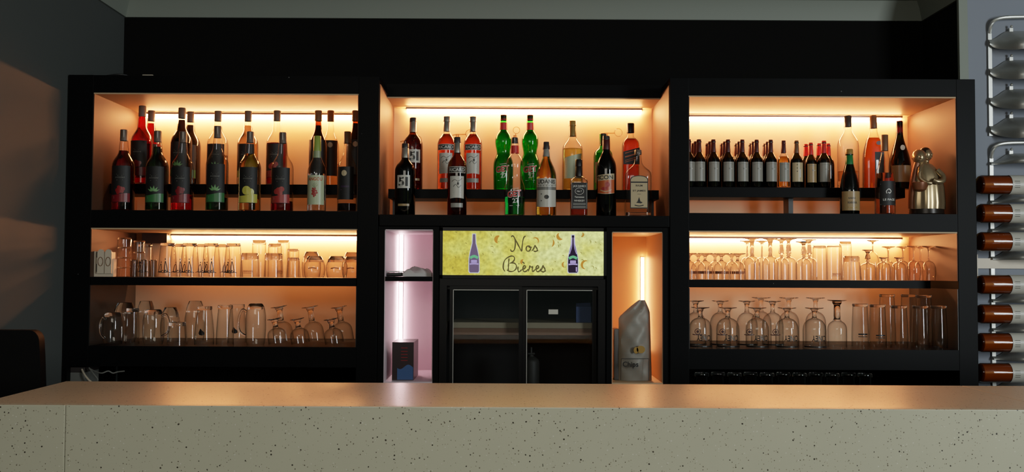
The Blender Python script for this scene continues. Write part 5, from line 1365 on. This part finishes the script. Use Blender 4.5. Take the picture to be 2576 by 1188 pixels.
# ------------------------------------------------------------------ wine rack on the blue-grey wall
YRK = YR - .004
def rack(name, label, y_top, y_bot, slots, Y, lip=-48):
    t = thing(name, label, 'wine rack', (0, 0, 0))
    xl = at(2503, 300, Y).x; xr = 2.44
    zt, zb_ = at(2540, y_top, Y).z, at(2540, y_bot, Y).z
    bm = bmesh.new()
    # back plate rails
    box(bm, xl, xl+.016, YR-.010, YR-.002, zb_, zt-.05); box(bm, xr-.02, xr, YR-.010, YR-.002, zb_, zt-.05)
    tube(bm, spline([(xl+.008, YR-.008, zt-.06), (xl+.012, YR-.02, zt-.02), (xl+.04, YR-.03, zt), (xl+.12, YR-.034, zt+.006), (xr-.06, YR-.03, zt+.004), (xr-.01, YR-.008, zt-.05)], 5), .008, 8)
    finish(bm, 'frame', 'chrome', t, ang=35)
    for ys in slots:
        z = at(2540, ys, Y).z
        # cradle: a scooped sheet sweeping out of the rail, its lower lip hanging forward
        bm = bmesh.new(); nx, na = 28, 8; V = {}; k = scl(Y); W = (xr-xl)/k
        for i in range(nx+1):
            u = i/nx; d = min(u, 1-u)*W                     # distance from the nearer rail, in photo pixels
            q = min(1, max(0, (d-8)/46)); q = q*q*(3-2*q)
            top = -8 + 22*q; bot = max(-24 - 24*min(1, d/40)**.8, lip)
            for j in range(na+1):
                v = j/na
                V[i, j] = bm.verts.new((xl+(xr-xl)*u, YR-.008 - (.018+(.105 if lip < -30 else .090)*q)*math.sin(v*PI*.62) , z + (top + (bot-top)*v)*k))
        for i in range(nx):
            for j in range(na): bm.faces.new((V[i, j], V[i+1, j], V[i+1, j+1], V[i, j+1]))
        finish(bm, 'cradle', 'chrome', t, ang=60)
        bm = bmesh.new(); box(bm, at(2552, ys, Y).x, at(2561, ys, Y).x, YR-.02, YR-.006, z, z+.034); ball(bm, Vector((at(2556, ys, Y).x, YR-.024, z+.04)), .006, .006, .006, 10, 8)
        finish(bm, 'bracket', 'chrome', t, ang=35)
    return t
rack('wine_rack', 'empty chrome wall rack with curved cradles high on the blue-grey wall', 42, 338, [84, 158, 232, 304], .13)
rack('wine_rack', 'chrome wall rack holding horizontal amber wine bottles', 360, 1010, [396, 494, 566, 637, 745, 819, 891, 967], .13, -17)
bm = bmesh.new(); box(bm, at(2464, 660, .1).x, 2.44, YR-.014, YR-.003, at(2540, 676, .13).z, at(2540, 650, .13).z); box(bm, at(2464, 660, .1).x, at(2482, 660, .1).x, YR-.0135, YR-.0035, at(2500, 700, .13).z, at(2500, 640, .13).z)
pl = finish(bm, 'wall_plate', 'white_plastic', ang=30); pl.parent = [o for o in bpy.data.objects if o.name.startswith('wine_rack') and 'amber' in o.get('label', '')][0]
WR = [(.5, .006), (.62, .0), (.9, .004), (1, .03), (1, .60), (.96, .66), (.80, .72), (.55, .77), (.40, .82), (.37, .88), (.36, .99)]
def exwr(root, R, H):
    bm = bmesh.new(); rings(bm, [(R+.0008, .40*H), (R+.0008, .62*H)], 28, capb=False, capt=False); l = finish(bm, 'label', 'label_white', root)
    w = wrapper(R, off=.0014)
    lab(l, 'print', 'ink_grey', lambda b: [stroke(b, w, [(x, .43*H), (x, .50*H)], .003, 1) for x in (-.012, -.004, .006, .014)])
hb2 = make_bottle('wine_bottle', 'wine bottle', .0405, .31, WR, 'amberg', ('amber_fill', .66), ('capsule', 'cap_wine', .82, 1.0, .0165, .016), exwr)
YK = .062
for i, py in enumerate((465, 537, 608, 716, 790, 862, 938)):
    o = hb2 if i == 0 else copy_tree(hb2)
    p = at(2462, py, YK); o.location = (p.x, YK, p.z); o.rotation_euler = (0, PI/2, 0)
    tag(o, ('topmost' if i == 0 else 'lowest' if i == 6 else ORD[i]) + (' amber wine bottle lying in the wall rack' if i in (0, 6) else ' amber wine bottle from the top of the wall rack'), 'wine bottle', 'amber wine bottles lying in the rack')

# ------------------------------------------------------------------ light
def area(name, loc, target, sx, sy, e, col):
    d = bpy.data.lights.new(name, 'AREA'); d.shape = 'RECTANGLE'; d.size = sx; d.size_y = sy; d.energy = e; d.color = col
    o = bpy.data.objects.new(name, d); COL.objects.link(o); o.location = loc
    o.rotation_euler = (Vector(target)-Vector(loc)).to_track_quat('-Z', 'Y').to_euler(); return o
area('window_light', (4.4, -5.4, 2.0), (.2, 0, 1.2), 1.1, 1.9, 150, (.90, .98, 1.0))
area('room_light', (-.5, -5.2, 2.7), (-.2, -1.0, .8), 2.5, 1.0, 36, (1.0, .93, .80))
for x, y in ((-1.0, -3.4), (.25, -3.0), (1.3, -3.3), (.6, -4.6)):
    d = bpy.data.lights.new('ceiling_spot', 'SPOT'); d.energy = 9; d.color = (1, .93, .82); d.shadow_soft_size = .035; d.spot_size = 2.0; d.spot_blend = .6
    o = bpy.data.objects.new('ceiling_spot', d); COL.objects.link(o); o.location = (x, y, ZC-.04); o.rotation_euler = (.25, 0, 0)
w = bpy.data.worlds.new('room_ambience'); scene.world = w; w.use_nodes = True
w.node_tree.nodes['Background'].inputs[0].default_value = (.75, .95, .85, 1); w.node_tree.nodes['Background'].inputs[1].default_value = .06

# ------------------------------------------------------------------ render feel
scene.view_settings.view_transform = 'Standard'
scene.view_settings.look = 'None'
scene.view_settings.exposure = 0.0
# soft highlight shoulder, like the phone's tone curve
vs = scene.view_settings; vs.use_curve_mapping = True
cmv = vs.curve_mapping; WL = 6.0
cmv.black_level = (0, 0, 0); cmv.white_level = (WL, WL, WL); cmv.extend = 'HORIZONTAL'
cc = cmv.curves[3]
PTS = [(0, 0), (.12, .12), (.25, .245), (.45, .40), (.8, .58), (1.5, .77), (3.0, .92), (6.0, 1.0)]
cc.points[0].location = (0, 0); cc.points[1].location = (1, 1)
for x, y in PTS[1:-1]: cc.points.new(x/WL, y)
for p in cc.points: p.handle_type = 'AUTO_CLAMPED'
cmv.update()
cy_ = scene.cycles
cy_.use_denoising = True
cy_.max_bounces = 14; cy_.diffuse_bounces = 4; cy_.glossy_bounces = 5; cy_.transmission_bounces = 12; cy_.transparent_max_bounces = 32
cy_.sample_clamp_indirect = 4.0
cy_.caustics_reflective = False; cy_.caustics_refractive = False
cy_.use_adaptive_sampling = True; cy_.adaptive_threshold = 0.02
for o in bpy.data.objects:
    if o.type == 'EMPTY' and not o.children: print('EMPTY WITHOUT PARTS', o.name)
